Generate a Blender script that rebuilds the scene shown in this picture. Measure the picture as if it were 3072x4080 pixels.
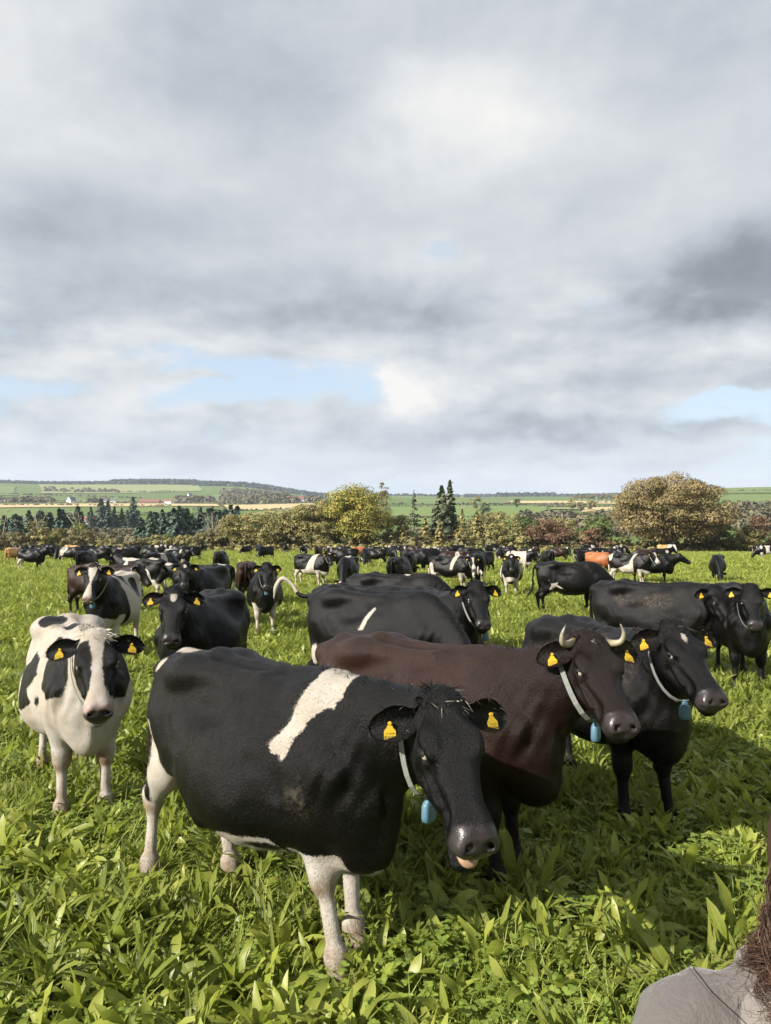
import bpy, bmesh, math, random
import numpy as np
from mathutils import Vector, Matrix, Euler

for o in list(bpy.data.objects): bpy.data.objects.remove(o, do_unlink=True)
SC = bpy.context.scene
R2 = math.radians

# ---------------------------------------------------------------- camera
cam = bpy.data.cameras.new('camera'); CAM = bpy.data.objects.new('camera', cam); SC.collection.objects.link(CAM)
cam.sensor_fit = 'VERTICAL'; cam.sensor_height = 24.0; cam.lens = 17.36
cam.clip_start = 0.05; cam.clip_end = 20000
CAM.location = (0, 0, 2.05); CAM.rotation_euler = (R2(90-1.22), 0, 0)
SC.camera = CAM
SC.view_settings.view_transform = 'Standard'; SC.view_settings.look = 'None'
SC.view_settings.exposure = 1.08; SC.view_settings.gamma = 1.0; SC.view_settings.use_curve_mapping = False
SC.cycles.use_denoising = True
SC.cycles.max_bounces = 6; SC.cycles.transparent_max_bounces = 8; SC.cycles.volume_bounces = 0

# ---------------------------------------------------------------- sky: broken stratocumulus under a clear Nishita sky
SUN_AZ = R2(-122)          # from +Y clockwise: behind the left shoulder
SUN_EL = R2(33)
W = bpy.data.worlds.new('World'); SC.world = W; W.use_nodes = True
W.cycles.sampling_method = 'NONE'
def build_world():
    t = W.node_tree; t.nodes.clear()
    N = lambda typ, **k: (lambda n: ([setattr(n, a, b) for a, b in k.items()], n)[1])(t.nodes.new(typ))
    L = t.links.new
    def M(op, a, b=None, c=None, clamp=False):
        n = N('ShaderNodeMath', operation=op); n.use_clamp = clamp
        for i, v in enumerate((a, b, c)):
            if v is None: continue
            if isinstance(v, bpy.types.NodeSocket): L(v, n.inputs[i])
            else: n.inputs[i].default_value = v
        return n.outputs[0]
    def step(x, a, b):
        n = N('ShaderNodeMapRange', interpolation_type='SMOOTHSTEP'); L(x, n.inputs[0])
        n.inputs[1].default_value = a; n.inputs[2].default_value = b; return n.outputs[0]
    def mixc(f, a, b):
        n = N('ShaderNodeMix', data_type='RGBA')
        for i, v in ((0, f), (6, a), (7, b)):
            if isinstance(v, bpy.types.NodeSocket): L(v, n.inputs[i])
            else: n.inputs[i].default_value = v if i == 0 else (*v, 1)
        return n.outputs[2]
    tc = N('ShaderNodeTexCoord').outputs['Generated']
    sp = N('ShaderNodeSeparateXYZ'); L(tc, sp.inputs[0])
    dx, dy, dz = sp.outputs
    el = M('ARCSINE', M('MAXIMUM', M('MINIMUM', dz, .999), -.999))
    az = M('ARCTAN2', dx, dy)
    def blob(a0, e0, sa, se, amp):
        # a cloud feature at azimuth a0, elevation e0 (degrees)
        az, el = AZ, EL
        u = M('MULTIPLY', M('SUBTRACT', az, R2(a0)), 1/R2(sa)); v = M('MULTIPLY', M('SUBTRACT', el, R2(e0)), 1/R2(se))
        q = M('ADD', M('MULTIPLY', u, u), M('MULTIPLY', v, v))
        return M('MULTIPLY', M('EXPONENT', M('MULTIPLY', q, -1.0)), amp)
    wn = N('ShaderNodeTexNoise'); L(tc, wn.inputs['Vector']); wn.inputs['Scale'].default_value = 7.0; wn.inputs['Detail'].default_value = 4; wn.inputs['Roughness'].default_value = .6
    ws = N('ShaderNodeSeparateXYZ'); L(wn.outputs['Color'], ws.inputs[0])
    AZ = M('ADD', az, M('MULTIPLY', M('SUBTRACT', ws.outputs[0], .5), R2(13))); EL = M('ADD', el, M('MULTIPLY', M('SUBTRACT', ws.outputs[1], .5), R2(5.5)))
    def total(lst):
        s = None
        for b in lst:
            x = blob(*b); s = x if s is None else M('ADD', s, x)
        return s
    den = M('ADD', M('MAXIMUM', dz, 0.0), .085)
    cb = N('ShaderNodeCombineXYZ'); L(M('DIVIDE', dx, den), cb.inputs[0]); L(M('DIVIDE', dy, den), cb.inputs[1]); L(M('MULTIPLY', dz, 1.6), cb.inputs[2])
    P = cb.outputs[0]
    def noise(vec, scale, detail, rough, off=(0, 0, 0), dist=0.0):
        mp = N('ShaderNodeMapping'); L(vec, mp.inputs[0]); mp.inputs['Location'].default_value = off
        n = N('ShaderNodeTexNoise'); L(mp.outputs[0], n.inputs['Vector'])
        n.inputs['Scale'].default_value = scale; n.inputs['Detail'].default_value = detail; n.inputs['Roughness'].default_value = rough; n.inputs['Distortion'].default_value = dist
        return n.outputs[0]
    o = (3.1, 1.7, .4)
    big = noise(P, .55, 3, .5, (7.7, 2.3, 0))
    fine = noise(P, 1.25, 7, .57, o, .25)
    lit2 = noise(P, 1.25, 3, .52, (o[0]-.10, o[1]-.10, o[2]-.06), .2)
    billow = noise(tc, 8.0, 7, .63, (1.3, .2, 5.5), .2)          # small scale structure that does not stretch at the horizon
    mz = N('ShaderNodeMapping'); L(tc, mz.inputs[0]); mz.inputs['Scale'].default_value = (1, 1, 2.6)
    low = noise(mz.outputs[0], 5.2, 8, .56, (2.2, 4.1, .7), .15)
    low2 = noise(mz.outputs[0], 5.2, 4, .56, (2.2+.018, 4.1+.018, .7-.05), .15)
    cov_bias = total(SKY_COVER)
    hi = step(el, R2(7.5), R2(14.0)); hs = step(el, R2(10.0), R2(19.0))
    def blend(a, b): return M('ADD', M('MULTIPLY', a, M('SUBTRACT', 1.0, hs)), M('MULTIPLY', b, hs))
    relief = M('ADD', M('MULTIPLY', M('SUBTRACT', low, low2), M('SUBTRACT', 1.35, M('MULTIPLY', hs, 1.1))), M('MULTIPLY', M('MULTIPLY', M('SUBTRACT', fine, lit2), .7), hs))
    fine = blend(low, fine)
    base = M('ADD', M('MULTIPLY', hi, .22), cov_bias)
    dens = M('ADD', M('ADD', M('MULTIPLY', fine, .75), M('MULTIPLY', billow, .33)), M('ADD', M('MULTIPLY', big, .25), base))
    # dens around .66 is half cover
    cov = step(dens, .61, .75)
    thick = step(dens, .70, 1.08)
    bil2 = noise(tc, 8.0, 5, .63, (1.3-.014, .2-.014, 5.5+.022), .2)
    rel2 = M('ADD', M('MULTIPLY', M('SUBTRACT', billow, .5), .9), M('MULTIPLY', M('SUBTRACT', billow, bil2), .9))
    bright = M('ADD', M('ADD', M('MULTIPLY', thick, -.27), 1.05), M('ADD', relief, M('MULTIPLY', rel2, M('SUBTRACT', .46, M('MULTIPLY', hs, .14)))))
    bright = M('ADD', M('SUBTRACT', bright, M('MULTIPLY', M('SUBTRACT', 1.0, hs), .10)), total(SKY_BRIGHT))
    bright = M('ADD', bright, M('MULTIPLY', M('SUBTRACT', big, .5), .45))
    bright = M('MAXIMUM', M('MINIMUM', bright, 1.35), .12)
    ccol = N('ShaderNodeValToRGB'); L(M('MULTIPLY', bright, .72), ccol.inputs[0])
    e = ccol.color_ramp.elements
    stops = [(0.0, (.16, .185, .215)), (.28, (.35, .395, .45)), (.5, (.59, .645, .705)), (.75, (.88, .91, .94)), (1.0, (1.12, 1.10, 1.06))]
    while len(e) < len(stops): e.new(.5)
    for q, (p, c) in zip(e, stops): q.position = p; q.color = (*[x/1.2 for x in c], 1)
    sky = N('ShaderNodeTexSky', sky_type='NISHITA'); sky.sun_disc = False
    sky.sun_elevation = SUN_EL; sky.sun_rotation = SUN_AZ; sky.air_density = 1.0; sky.dust_density = 1.4; sky.ozone_density = 1.0; sky.altitude = 100
    # thin high veil pales the blue between the clouds
    veil = N('ShaderNodeVectorMath', operation='SCALE'); L(sky.outputs[0], veil.inputs[0]); veil.inputs['Scale'].default_value = 1.0
    cl = N('ShaderNodeVectorMath', operation='SCALE'); L(ccol.outputs[0], cl.inputs[0]); cl.inputs['Scale'].default_value = 7.6
    blue = mixc(.62, veil.outputs[0], (5.4, 6.6, 8.1))
    # towards the horizon clouds fade into pale air
    air = step(el, R2(8.0), R2(-1.5))
    col = mixc(cov, blue, cl.outputs[0])
    col = mixc(M('MULTIPLY', air, .50), col, (4.3, 5.1, 6.1))
    bg = N('ShaderNodeBackground'); L(col, bg.inputs[0]); bg.inputs[1].default_value = .0645
    ow = N('ShaderNodeOutputWorld'); L(bg.outputs[0], ow.inputs[0])
# azimuth, elevation, half-widths (degrees), amount: where the cloud deck is open or closed, brighter or darker
SKY_COVER = [(-13, 9.3, 13, 1.8, -.10), (-22, 11.0, 9, 1.4, -.10), (-4, 9.8, 5, 1.7, -.10), (12.5, 14, 6, 1.6, -.22), (3, 17.5, 4.0, 1.6, -.22), (17, 13.4, 4, 1.2, -.16),
             (13, 8.0, 12, 2.6, .34), (26, 9.5, 8, 3, .20), (-18.5, 5.3, 4, 1.0, .30), (25.5, 6.8, 3, .7, -.25), (-29, 9.6, 5, 1.6, .30), (-14, 9.2, 5, .5, .20),
             (5, 4.4, 16, 1.0, .14), (-6, 15, 22, 3.0, .18), (-12, 6.2, 14, .7, .16), (-20, 2.8, 14, .7, .20), (10, 2.6, 16, .7, .22), (-4, 1.4, 20, .5, .16), (20, 4.2, 10, .8, .14)]
SKY_BRIGHT = [(1.8, 8.2, 2.0, 1.6, .62), (9, 8.7, 7, 1.2, .18), (12, 5.2, 9, .8, -.34), (24, 5.0, 10, .8, -.22), (27, 15.5, 7, 2.0, -.52), (24, 13.5, 8, 1.3, -.28),
              (-19, 5.2, 3.0, .8, .34), (7.0, 27.5, 6.5, 3.6, .46), (-27, 28.5, 8, 5, .26), (-11, 27, 10, 6, -.12), (-20, 19.0, 9, 2.2, -.16), (2, 13.5, 9, 1.8, -.16), (-26, 22, 8, 3, -.10),
              (27.5, 6.2, 3.0, .8, .30), (-28, 5.4, 6, .6, -.22), (25, 10.4, 6, 1.2, .16)]
build_world()
sun = bpy.data.lights.new('sun', 'SUN'); SUN = bpy.data.objects.new('sun', sun); SC.collection.objects.link(SUN)
sun.energy = 5.0; sun.angle = R2(.6); sun.color = (1.0, .945, .86)
sdir = Vector((math.sin(SUN_AZ)*math.cos(SUN_EL), math.cos(SUN_AZ)*math.cos(SUN_EL), math.sin(SUN_EL)))
SUN.rotation_euler = (-sdir).to_track_quat('-Z', 'Y').to_euler(); SUN.location = sdir*50
# ---------------------------------------------------------------- helpers
COL = bpy.context.scene.collection
def mesh_data(name, V, F, smooth=True, mats=(), attrs=None, midx=None):
    me = bpy.data.meshes.new(name)
    V = np.asarray(V, np.float32)
    if isinstance(F, np.ndarray):
        nf, k = F.shape
        me.vertices.add(len(V)); me.vertices.foreach_set('co', V.ravel())
        me.loops.add(nf*k); me.loops.foreach_set('vertex_index', F.astype(np.int32).ravel())
        me.polygons.add(nf); me.polygons.foreach_set('loop_start', np.arange(0, nf*k, k, dtype=np.int32))
        me.update(calc_edges=True)
    else:
        me.from_pydata([tuple(v) for v in V.tolist()], [], [tuple(int(i) for i in f) for f in F])
        me.update()
    if smooth: me.polygons.foreach_set('use_smooth', np.ones(len(me.polygons), bool))
    for m in mats: me.materials.append(m)
    if midx is not None: me.polygons.foreach_set('material_index', np.asarray(midx, np.int32))
    for k_, a in (attrs or {}).items():
        a = np.asarray(a, np.float32)
        if a.ndim == 1:
            at = me.attributes.new(k_, 'FLOAT', 'POINT'); at.data.foreach_set('value', a)
        else:
            at = me.attributes.new(k_, 'FLOAT_COLOR', 'POINT')
            at.data.foreach_set('color', np.concatenate([a, np.ones((len(a), 1), np.float32)], 1).ravel())
    return me
def link(name, data, parent=None, loc=None, rotz=None):
    o = bpy.data.objects.new(name, data); COL.objects.link(o)
    if parent is not None: o.parent = parent
    if loc is not None: o.location = loc
    if rotz is not None: o.rotation_euler = (0, 0, rotz)
    return o
def tag(o, label=None, cat=None, group=None, kind=None):
    if label: o['label'] = label
    if cat: o['category'] = cat
    if group: o['group'] = group
    if kind: o['kind'] = kind
    return o
class MB:
    """collects vertices and faces for one mesh"""
    def __init__(s): s.V = []; s.F = []; s.n = 0; s.M = []
    def add(s, V, F, m=0):
        V = np.asarray(V, float)
        s.V.append(V)
        for f in F: s.F.append(tuple(int(i)+s.n for i in f)); s.M.append(m)
        s.n += len(V)
    def box(s, c, d, R=None, m=0):
        c = np.asarray(c, float); x, y, z = np.asarray(d, float)/2
        V = np.array([(a*x, b*y, e*z) for a in (-1, 1) for b in (-1, 1) for e in (-1, 1)])
        if R is not None: V = V@np.asarray(R).T
        s.add(V+c, [(0, 1, 3, 2), (4, 6, 7, 5), (0, 4, 5, 1), (2, 3, 7, 6), (0, 2, 6, 4), (1, 5, 7, 3)], m)
    def tube(s, pts, rad, nseg=8, m=0):
        V, F = tube_mesh(pts, rad, nseg); s.add(V, F, m)
    def build(s, name, mats, parent=None, smooth=True, loc=None, rotz=None, attrs=None):
        if not isinstance(mats, (list, tuple)): mats = [mats]
        me = mesh_data(name, np.concatenate(s.V), s.F, smooth, mats, attrs, s.M)
        return link(name, me, parent, loc, rotz)
# node helpers
class NT:
    def __init__(s, mat):
        mat.use_nodes = True; s.t = mat.node_tree; s.t.nodes.clear()
    def n(s, typ, ins=None, **kw):
        nd = s.t.nodes.new(typ)
        for k, v in kw.items(): setattr(nd, k, v)
        for k, v in (ins or {}).items():
            so = nd.inputs[k]
            if isinstance(v, tuple) and len(v) == 2 and isinstance(v[0], bpy.types.Node): s.t.links.new(v[0].outputs[v[1]], so)
            elif isinstance(v, bpy.types.NodeSocket): s.t.links.new(v, so)
            else: so.default_value = v
        return nd
    def math(s, op, a, b=None, c=None, clamp=False):
        nd = s.t.nodes.new('ShaderNodeMath'); nd.operation = op; nd.use_clamp = clamp
        for i, v in enumerate((a, b, c)):
            if v is None: continue
            if isinstance(v, bpy.types.NodeSocket): s.t.links.new(v, nd.inputs[i])
            else: nd.inputs[i].default_value = v
        return nd.outputs[0]
    def ramp(s, f, stops, interp='LINEAR'):
        nd = s.t.nodes.new('ShaderNodeValToRGB'); nd.color_ramp.interpolation = interp
        el = nd.color_ramp.elements
        while len(el) < len(stops): el.new(.5)
        for e, (p, c) in zip(el, stops): e.position = p; e.color = (*c, 1) if len(c) == 3 else c
        s.t.links.new(f, nd.inputs[0]); return nd.outputs[0]
    def mix(s, f, a, b, blend='MIX'):
        nd = s.t.nodes.new('ShaderNodeMix'); nd.data_type = 'RGBA'; nd.blend_type = blend
        for i, v in ((0, f), (6, a), (7, b)):
            if isinstance(v, bpy.types.NodeSocket): s.t.links.new(v, nd.inputs[i])
            elif i == 0: nd.inputs[0].default_value = v
            else: nd.inputs[i].default_value = (*v, 1) if len(v) == 3 else v
        return nd.outputs[2]
    def noise(s, vec, scale, detail=3, rough=.5, dist=0.0, out=0, typ='3D'):
        nd = s.t.nodes.new('ShaderNodeTexNoise'); nd.noise_dimensions = typ
        nd.inputs['Scale'].default_value = scale; nd.inputs['Detail'].default_value = detail
        nd.inputs['Roughness'].default_value = rough; nd.inputs['Distortion'].default_value = dist
        if vec is not None: s.t.links.new(vec, nd.inputs['Vector'])
        return nd.outputs[out]
    def out(s, shader, vol=None):
        o = s.t.nodes.new('ShaderNodeOutputMaterial')
        if shader is not None: s.t.links.new(shader, o.inputs['Surface'])
        if vol is not None: s.t.links.new(vol, o.inputs['Volume'])
MAT = {}
def simple_mat(name, col, rough=.6, var=.15, scale=8, spec=.4, bump=0.0, metallic=0.0, trans=0.0):
    if name in MAT: return MAT[name]
    m = bpy.data.materials.new(name); t = NT(m)
    tc = t.n('ShaderNodeTexCoord').outputs['Object']
    f = t.noise(tc, scale, 4, .6)
    c = t.mix(f, tuple(x*(1-var) for x in col), tuple(min(1, x*(1+var)) for x in col))
    b = t.n('ShaderNodeBsdfPrincipled', {'Base Color': c, 'Roughness': rough, 'Specular IOR Level': spec, 'Metallic': metallic})
    if bump:
        bp = t.n('ShaderNodeBump', {'Strength': bump, 'Height': f}); t.t.links.new(bp.outputs[0], b.inputs['Normal'])
    if trans: b.inputs['Transmission Weight'].default_value = trans
    t.out(b.outputs[0]); MAT[name] = m
    return m
# ---------------------------------------------------------------- cattle: one continuous skin per animal
def surface_nets(D, origin, h):
    S = D < 0
    nx, ny, nz = D.shape
    cnt = np.zeros((nx-1, ny-1, nz-1), np.int8)
    for a in (0, 1):
        for b in (0, 1):
            for c in (0, 1):
                cnt += S[a:nx-1+a, b:ny-1+b, c:nz-1+c]
    I, J, K = np.nonzero((cnt > 0) & (cnt < 8))
    n = len(I)
    vid = np.full((nx-1, ny-1, nz-1), -1, np.int32)
    vid[I, J, K] = np.arange(n)
    acc = np.zeros((n, 3)); num = np.zeros(n)
    cor = [(a, b, c) for a in (0, 1) for b in (0, 1) for c in (0, 1)]
    val = {q: D[I+q[0], J+q[1], K+q[2]] for q in cor}
    for q in cor:
        for ax in range(3):
            if q[ax] == 0:
                r = list(q); r[ax] = 1; r = tuple(r)
                v0, v1 = val[q], val[r]
                m = (v0 < 0) != (v1 < 0)
                t = np.where(m, v0/np.where(m, v0-v1, 1), 0)
                for k in range(3):
                    acc[:, k] += np.where(m, (t if k == ax else q[k]), 0)
                num += m
    V = np.stack([I, J, K], 1) + acc/num[:, None]
    V = V*h + np.array(origin)
    F = []
    for ax in range(3):
        sl0 = [slice(1, -1)]*3; sl1 = [slice(1, -1)]*3
        sl0[ax] = slice(0, -1); sl1[ax] = slice(1, None)
        A, B = S[tuple(sl0)], S[tuple(sl1)]
        o = [1, 1, 1]; o[ax] = 0
        for inv in (False, True):
            i, j, k = np.nonzero((A & ~B) if not inv else (~A & B))
            i += o[0]; j += o[1]; k += o[2]
            u, w = (ax+1) % 3, (ax+2) % 3
            def cell(du, dw):
                c = [i.copy(), j.copy(), k.copy()]
                c[u] -= du; c[w] -= dw
                return vid[c[0], c[1], c[2]]
            q = np.stack([cell(1, 1), cell(0, 1), cell(0, 0), cell(1, 0)], 1)
            F.append(q[:, ::-1] if inv else q)
    return V, np.concatenate(F)

def smin(a, b, k):
    hh = np.clip(0.5 + 0.5*(b-a)/k, 0, 1)
    return b + (a-b)*hh - k*hh*(1-hh)

def rcone(P, a, b, ra, rb, flat=1.0, side=None):
    # tapered capsule; flat < 1 narrows it along 'side'
    a = np.asarray(a, float); b = np.asarray(b, float)
    d = b-a; L = np.linalg.norm(d); d = d/L
    if side is None:
        side = np.array([0, 1., 0])
    side = np.asarray(side, float); side = side - d*np.dot(side, d)
    if np.linalg.norm(side) < 1e-3: side = np.array([0, 0, 1.])-d*d[2]
    side /= np.linalg.norm(side)+1e-9
    up = np.cross(d, side)
    Q = P-a
    t = Q@d; s = (Q@side)/flat; w = Q@up
    tt = np.clip(t/L, 0, 1)
    r = ra + (rb-ra)*tt
    return np.sqrt((t-tt*L)**2 + s*s + w*w) - r

def ellip(P, c, r, R=None):
    Q = P-np.asarray(c, float)
    if R is not None: Q = Q@R
    q = Q/np.asarray(r, float)
    return (np.sqrt((q*q).sum(-1))-1)*min(r)

def catm(xs, ys, x):
    # smooth monotone-ish interpolation through stations
    xs = np.asarray(xs, float); ys = np.asarray(ys, float)
    m = np.gradient(ys, xs)
    i = np.clip(np.searchsorted(xs, x)-1, 0, len(xs)-2)
    hh = xs[i+1]-xs[i]; t = np.clip((x-xs[i])/hh, 0, 1)
    return ((2*t**3-3*t**2+1)*ys[i] + (t**3-2*t**2+t)*hh*m[i] + (-2*t**3+3*t**2)*ys[i+1] + (t**3-t**2)*hh*m[i+1])

def loft(P, st, n=2.3, taper=0.2, n2=None):
    # st rows: x, top, bottom, halfwidth ; P[:,0] along, P[:,1] lateral, P[:,2] up
    st = np.asarray(st, float)
    x = P[..., 0]
    top = catm(st[:, 0], st[:, 1], x); bot = catm(st[:, 0], st[:, 2], x); w = np.maximum(catm(st[:, 0], st[:, 3], x), .01)
    zc = (top+bot)/2; hh = np.maximum((top-bot)/2, .01)
    t = (P[..., 2]-zc)/hh
    wt = w*(1-taper*np.clip(t, -1.2, 1.2))
    f = (np.abs(P[..., 1]/wt)**n + np.abs(t)**n)**(1/n)
    d = (f-1)*np.minimum(w, hh)
    ex = np.maximum(np.maximum(st[0, 0]-x, x-st[-1, 0]), 0)
    return np.where(ex > 0, np.sqrt(np.maximum(d, 0)**2+ex**2), d)

TORSO = [(-.90, 1.27, 1.06, .10), (-.82, 1.335, .94, .20), (-.66, 1.355, .82, .27), (-.48, 1.365, .68, .30), (-.28, 1.345, .555, .345),
         (-.02, 1.325, .505, .385), (.22, 1.325, .505, .375), (.42, 1.35, .545, .315), (.58, 1.35, .57, .27), (.74, 1.26, .58, .22), (.88, 1.14, .64, .155), (.95, 1.04, .76, .08)]
HEAD = [(-.035, .010, -.085, .060), (.0, .030, -.14, .096), (.07, .044, -.18, .116), (.16, .046, -.215, .122), (.24, .040, -.22, .110), (.32, .032, -.205, .092),
        (.40, .027, -.172, .076), (.47, .024, -.148, .080), (.515, .018, -.136, .086), (.55, .002, -.122, .080), (.578, -.032, -.096, .054)]

def rot_head(yaw, pitch, roll=0.0):
    cy, sy, cp, sp = math.cos(yaw), math.sin(yaw), math.cos(pitch), math.sin(pitch)
    u = np.array([cy*cp, sy*cp, sp])                    # poll to muzzle
    v = np.array([-sy, cy, 0.0])
    w = np.cross(u, v)
    if roll:
        c, s = math.cos(roll), math.sin(roll)
        v, w = v*c+w*s, w*c-v*s
    return np.stack([u, v, w], 1)                       # columns

LEG = .12                                               # the hooves stand this far below the body's own zero
HS = 1.13                                               # head size, set again for every animal
def cow_parts(pz):
    """list of (fn, lo, hi, k, op) plus the head frame; pz holds the pose"""
    L = []
    poll = np.array(pz['poll'], float)
    R = rot_head(math.radians(pz['hyaw']), math.radians(pz['hpitch']), math.radians(pz.get('hroll', 0)))
    fat = pz.get('fat', 1.0)
    thin = pz.get('leg', 1.14)
    def add(fn, pts, r, k, op='+'):
        pts = np.asarray(pts, float).reshape(-1, 3)
        L.append((fn, pts.min(0)-r, pts.max(0)+r, k, op))
    dp = pz.get('deep', .05)
    tor = np.array(TORSO); tor[:, 3] *= fat
    tor[:, 2] -= dp*np.interp(tor[:, 0], [-.8, -.4, .0, .9], [0, .8, 1, 1])
    tor[3:9, 2] -= (fat-1)*.25
    add(lambda P: loft(P, tor, 2.18, .22), [(-.92, -.42*fat, .5), (.97, .42*fat, 1.4)], .06, .02)
    for s in (1, -1):
        # the bony frame: loin shelf, hooks, pins and the ridges between them, with the hollows below
        add(lambda P, s=s: rcone(P, (-.45, s*.185, 1.272), (.12, s*.125, 1.268), .048, .045), [(-.45, s*.185, 1.272), (.12, s*.125, 1.268)], .14, .08)
        add(lambda P, s=s: rcone(P, (-.465, s*.185, 1.255), (-.42, 0, 1.300), .066, .060), [(-.465, s*.20, 1.262), (-.42, 0, 1.305)], .17, .10)
        add(lambda P, s=s: rcone(P, (-.47, s*.19, 1.240), (-.86, s*.105, 1.215), .070, .055), [(-.47, s*.2, 1.258), (-.86, s*.105, 1.222)], .16, .10)
        add(lambda P, s=s: ellip(P, (-.47, s*.215, 1.262), (.10, .055, .050)), [(-.47, s*.215, 1.262)], .24, .13)
        add(lambda P, s=s: ellip(P, (-.865, s*.120, 1.225), (.065, .048, .055)), [(-.865, s*.12, 1.225)], .16, .06)
        add(lambda P, s=s: ellip(P, (-.20, s*(.315+.26*(fat-1)), 1.145), (.17, .085, .11)), [(-.25, s*.33, 1.145)], .34, .09, '-')
        add(lambda P, s=s: rcone(P, (-.46, s*.165, 1.235), (-.46, s*.225, .86), .085, .11, .8), [(-.46, s*.165, 1.235), (-.46, s*.225, .86)], .22, .11)
        add(lambda P, s=s: rcone(P, (-.58, s*.15, 1.20), (-.62, s*.18, .95), .10, .15, .8), [(-.58, s*.15, 1.20), (-.62, s*.18, .95)], .26, .10)
        # groove before the shoulder, skin fold before the stifle
        add(lambda P, s=s: rcone(P, (.66, s*.245, 1.20), (.90, s*.205, .80), .028, .030), [(.66, s*.245, 1.20), (.90, s*.205, .80)], .15, .06, '-')
        add(lambda P, s=s: rcone(P, (-.44, s*.27, .84), (-.20, s*.30, .60-dp), .060, .030, .6), [(-.44, s*.27, .84), (-.20, s*.30, .60-dp)], .16, .08)
        # shoulder blade and point of shoulder
        add(lambda P, s=s: rcone(P, (.47, s*.165, 1.22), (.72, s*.205, .92), .085, .10, .62), [(.47, s*.165, 1.22), (.72, s*.205, .92)], .2, .09)
        add(lambda P, s=s: rcone(P, (.70, s*.20, .93), (.52, s*.20, .74), .10, .10, .75), [(.70, s*.2, .93), (.52, s*.2, .74)], .2, .07)
        add(lambda P, s=s: rcone(P, (.40, s*.385, 1.16), (.49, s*.37, .80), .035, .03), [(.40, s*.385, 1.16), (.49, s*.37, .80)], .14, .05, '-')
    add(lambda P: rcone(P, (-.80, 0, 1.325), (.50, 0, 1.325), .030, .030), [(-.80, 0, 1.325), (.50, 0, 1.325)], .09, .05)
    hoof = pz.get('hooves', ((.58, .17), (.58, -.17), (-.74, .18), (-.74, -.18)))
    gz = pz.get('gz', (-LEG,)*4)
    legs = []
    for i, (hx, hy) in enumerate(hoof):
        s = 1 if hy > 0 else -1
        g = gz[i]
        if i < 2:
            top = np.array([.52, s*.185, .80]); kn = np.array([.50+(hx-.58)*.62+.03, s*.16+(hy-s*.17)*.5, .43+g*.5])
            fe = np.array([hx-.015, hy, .135+g]); ho = np.array([hx+.025, hy, .045+g])
            seg = [(top, (top+kn)/2+np.array([0, 0, .02]), .115, .082*thin, .85), ((top+kn)/2+np.array([0, 0, .02]), kn, .078*thin, .056*thin, 1), (kn+np.array([.008, 0, .03]), kn+np.array([.008, 0, -.03]), .058*thin, .053*thin, 1),
                   (kn, fe, .042*thin, .036*thin, .85), (fe, fe+np.array([0, 0, -.02]), .046*thin, .046*thin, 1), (fe, ho, .044*thin, .046*thin, 1.1)]
        else:
            hip = np.array([-.64, s*.165, 1.0]); st = np.array([-.47+(hx+.74)*.25, s*.235, .80]); hk = np.array([-.80+(hx+.74)*.7, s*.165+(hy-s*.18)*.6, .505+g*.6])
            fe = np.array([hx-.035, hy, .14+g]); ho = np.array([hx+.01, hy, .045+g])
            mid = st*.45+hk*.55
            seg = [(hip, st, .215, .125, .62), (np.array([-.74, s*.15, 1.02]), mid+np.array([-.05, 0, .02]), .16, .085, .62), (st, mid, .115, .080, .7), (mid, hk, .084*thin, .054*thin, .75),
                   (hk+np.array([-.025, 0, .03]), hk+np.array([.0, 0, -.04]), .050*thin, .050*thin, .8),
                   (hk, fe, .043*thin, .037*thin, .78), (fe, fe+np.array([0, 0, -.02]), .047*thin, .047*thin, 1), (fe, ho, .045*thin, .046*thin, 1.1)]
        for n_, (a, b, ra, rb, fl) in enumerate(seg):
            big = max(ra, rb)
            add(lambda P, a=a, b=b, ra=ra, rb=rb, fl=fl: rcone(P, a, b, ra, rb, fl), [a, b], big*1.15+.06, .06 if big > .09 else .035)
        # cloven hoof: two claws
        for c in (1, -1):
            add(lambda P, ho=ho, c=c: np.maximum(rcone(P, ho+np.array([-.025, c*.024, .01]), ho+np.array([.045, c*.026, -.02]), .040*thin, .030*thin, .8), -(P[..., 2]-(ho[2]-.045))), [ho], .13, .012)
        legs.append((top if i < 2 else st, fe, ho))
    # udder
    ud = pz.get('udder', 1.0)
    if ud > 0:
        for s in (1, -1):
            add(lambda P, s=s: ellip(P, (-.52, s*.07, .67), (.19*ud, .11*ud, .15*ud)), [(-.52, s*.07, .67)], .3, .06)
            for xx in (-.58, -.42):
                add(lambda P, s=s, xx=xx: rcone(P, (xx, s*.075, .56), (xx+.01, s*.085, .49), .021, .014), [(xx, s*.075, .56), (xx, s*.08, .49)], .06, .03)
    # neck
    nb = poll + HS*R@np.array([.03, 0, -.07])                # behind the poll
    throat = poll + HS*R@np.array([.12, 0, -.15])
    s0 = np.array([.62, 0, 1.08]); s1 = np.array([.74, 0, .98])
    sd = np.cross(np.array([0, 0, 1.]), nb-s0); sd /= np.linalg.norm(sd)+1e-9
    yv = np.array([0, 1., 0])
    nk = pz.get('neck', 1.0)
    for j in range(5):
        t0, t1 = j/5, (j+1)/5
        def at(t):
            b_ = np.array([.22, 0, .0])*t*(1-t)*2.2       # leaves the chest forwards
            return s0*(1-t)+nb*t + b_*(1 if nb[2] > .9 else .4)
        a, b = at(t0), at(t1)
        r0, r1 = (.265*(1-t0)**1.3+.128*(1-(1-t0)**1.3))*nk, (.265*(1-t1)**1.3+.128*(1-(1-t1)**1.3))*nk
        fl = .66+.05*t0
        sj = yv*(1-(t0+t1)/2)+sd*(t0+t1)/2
        if np.dot(sd, yv) < 0: sj = yv*(1-(t0+t1)/2)-sd*(t0+t1)/2
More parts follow.
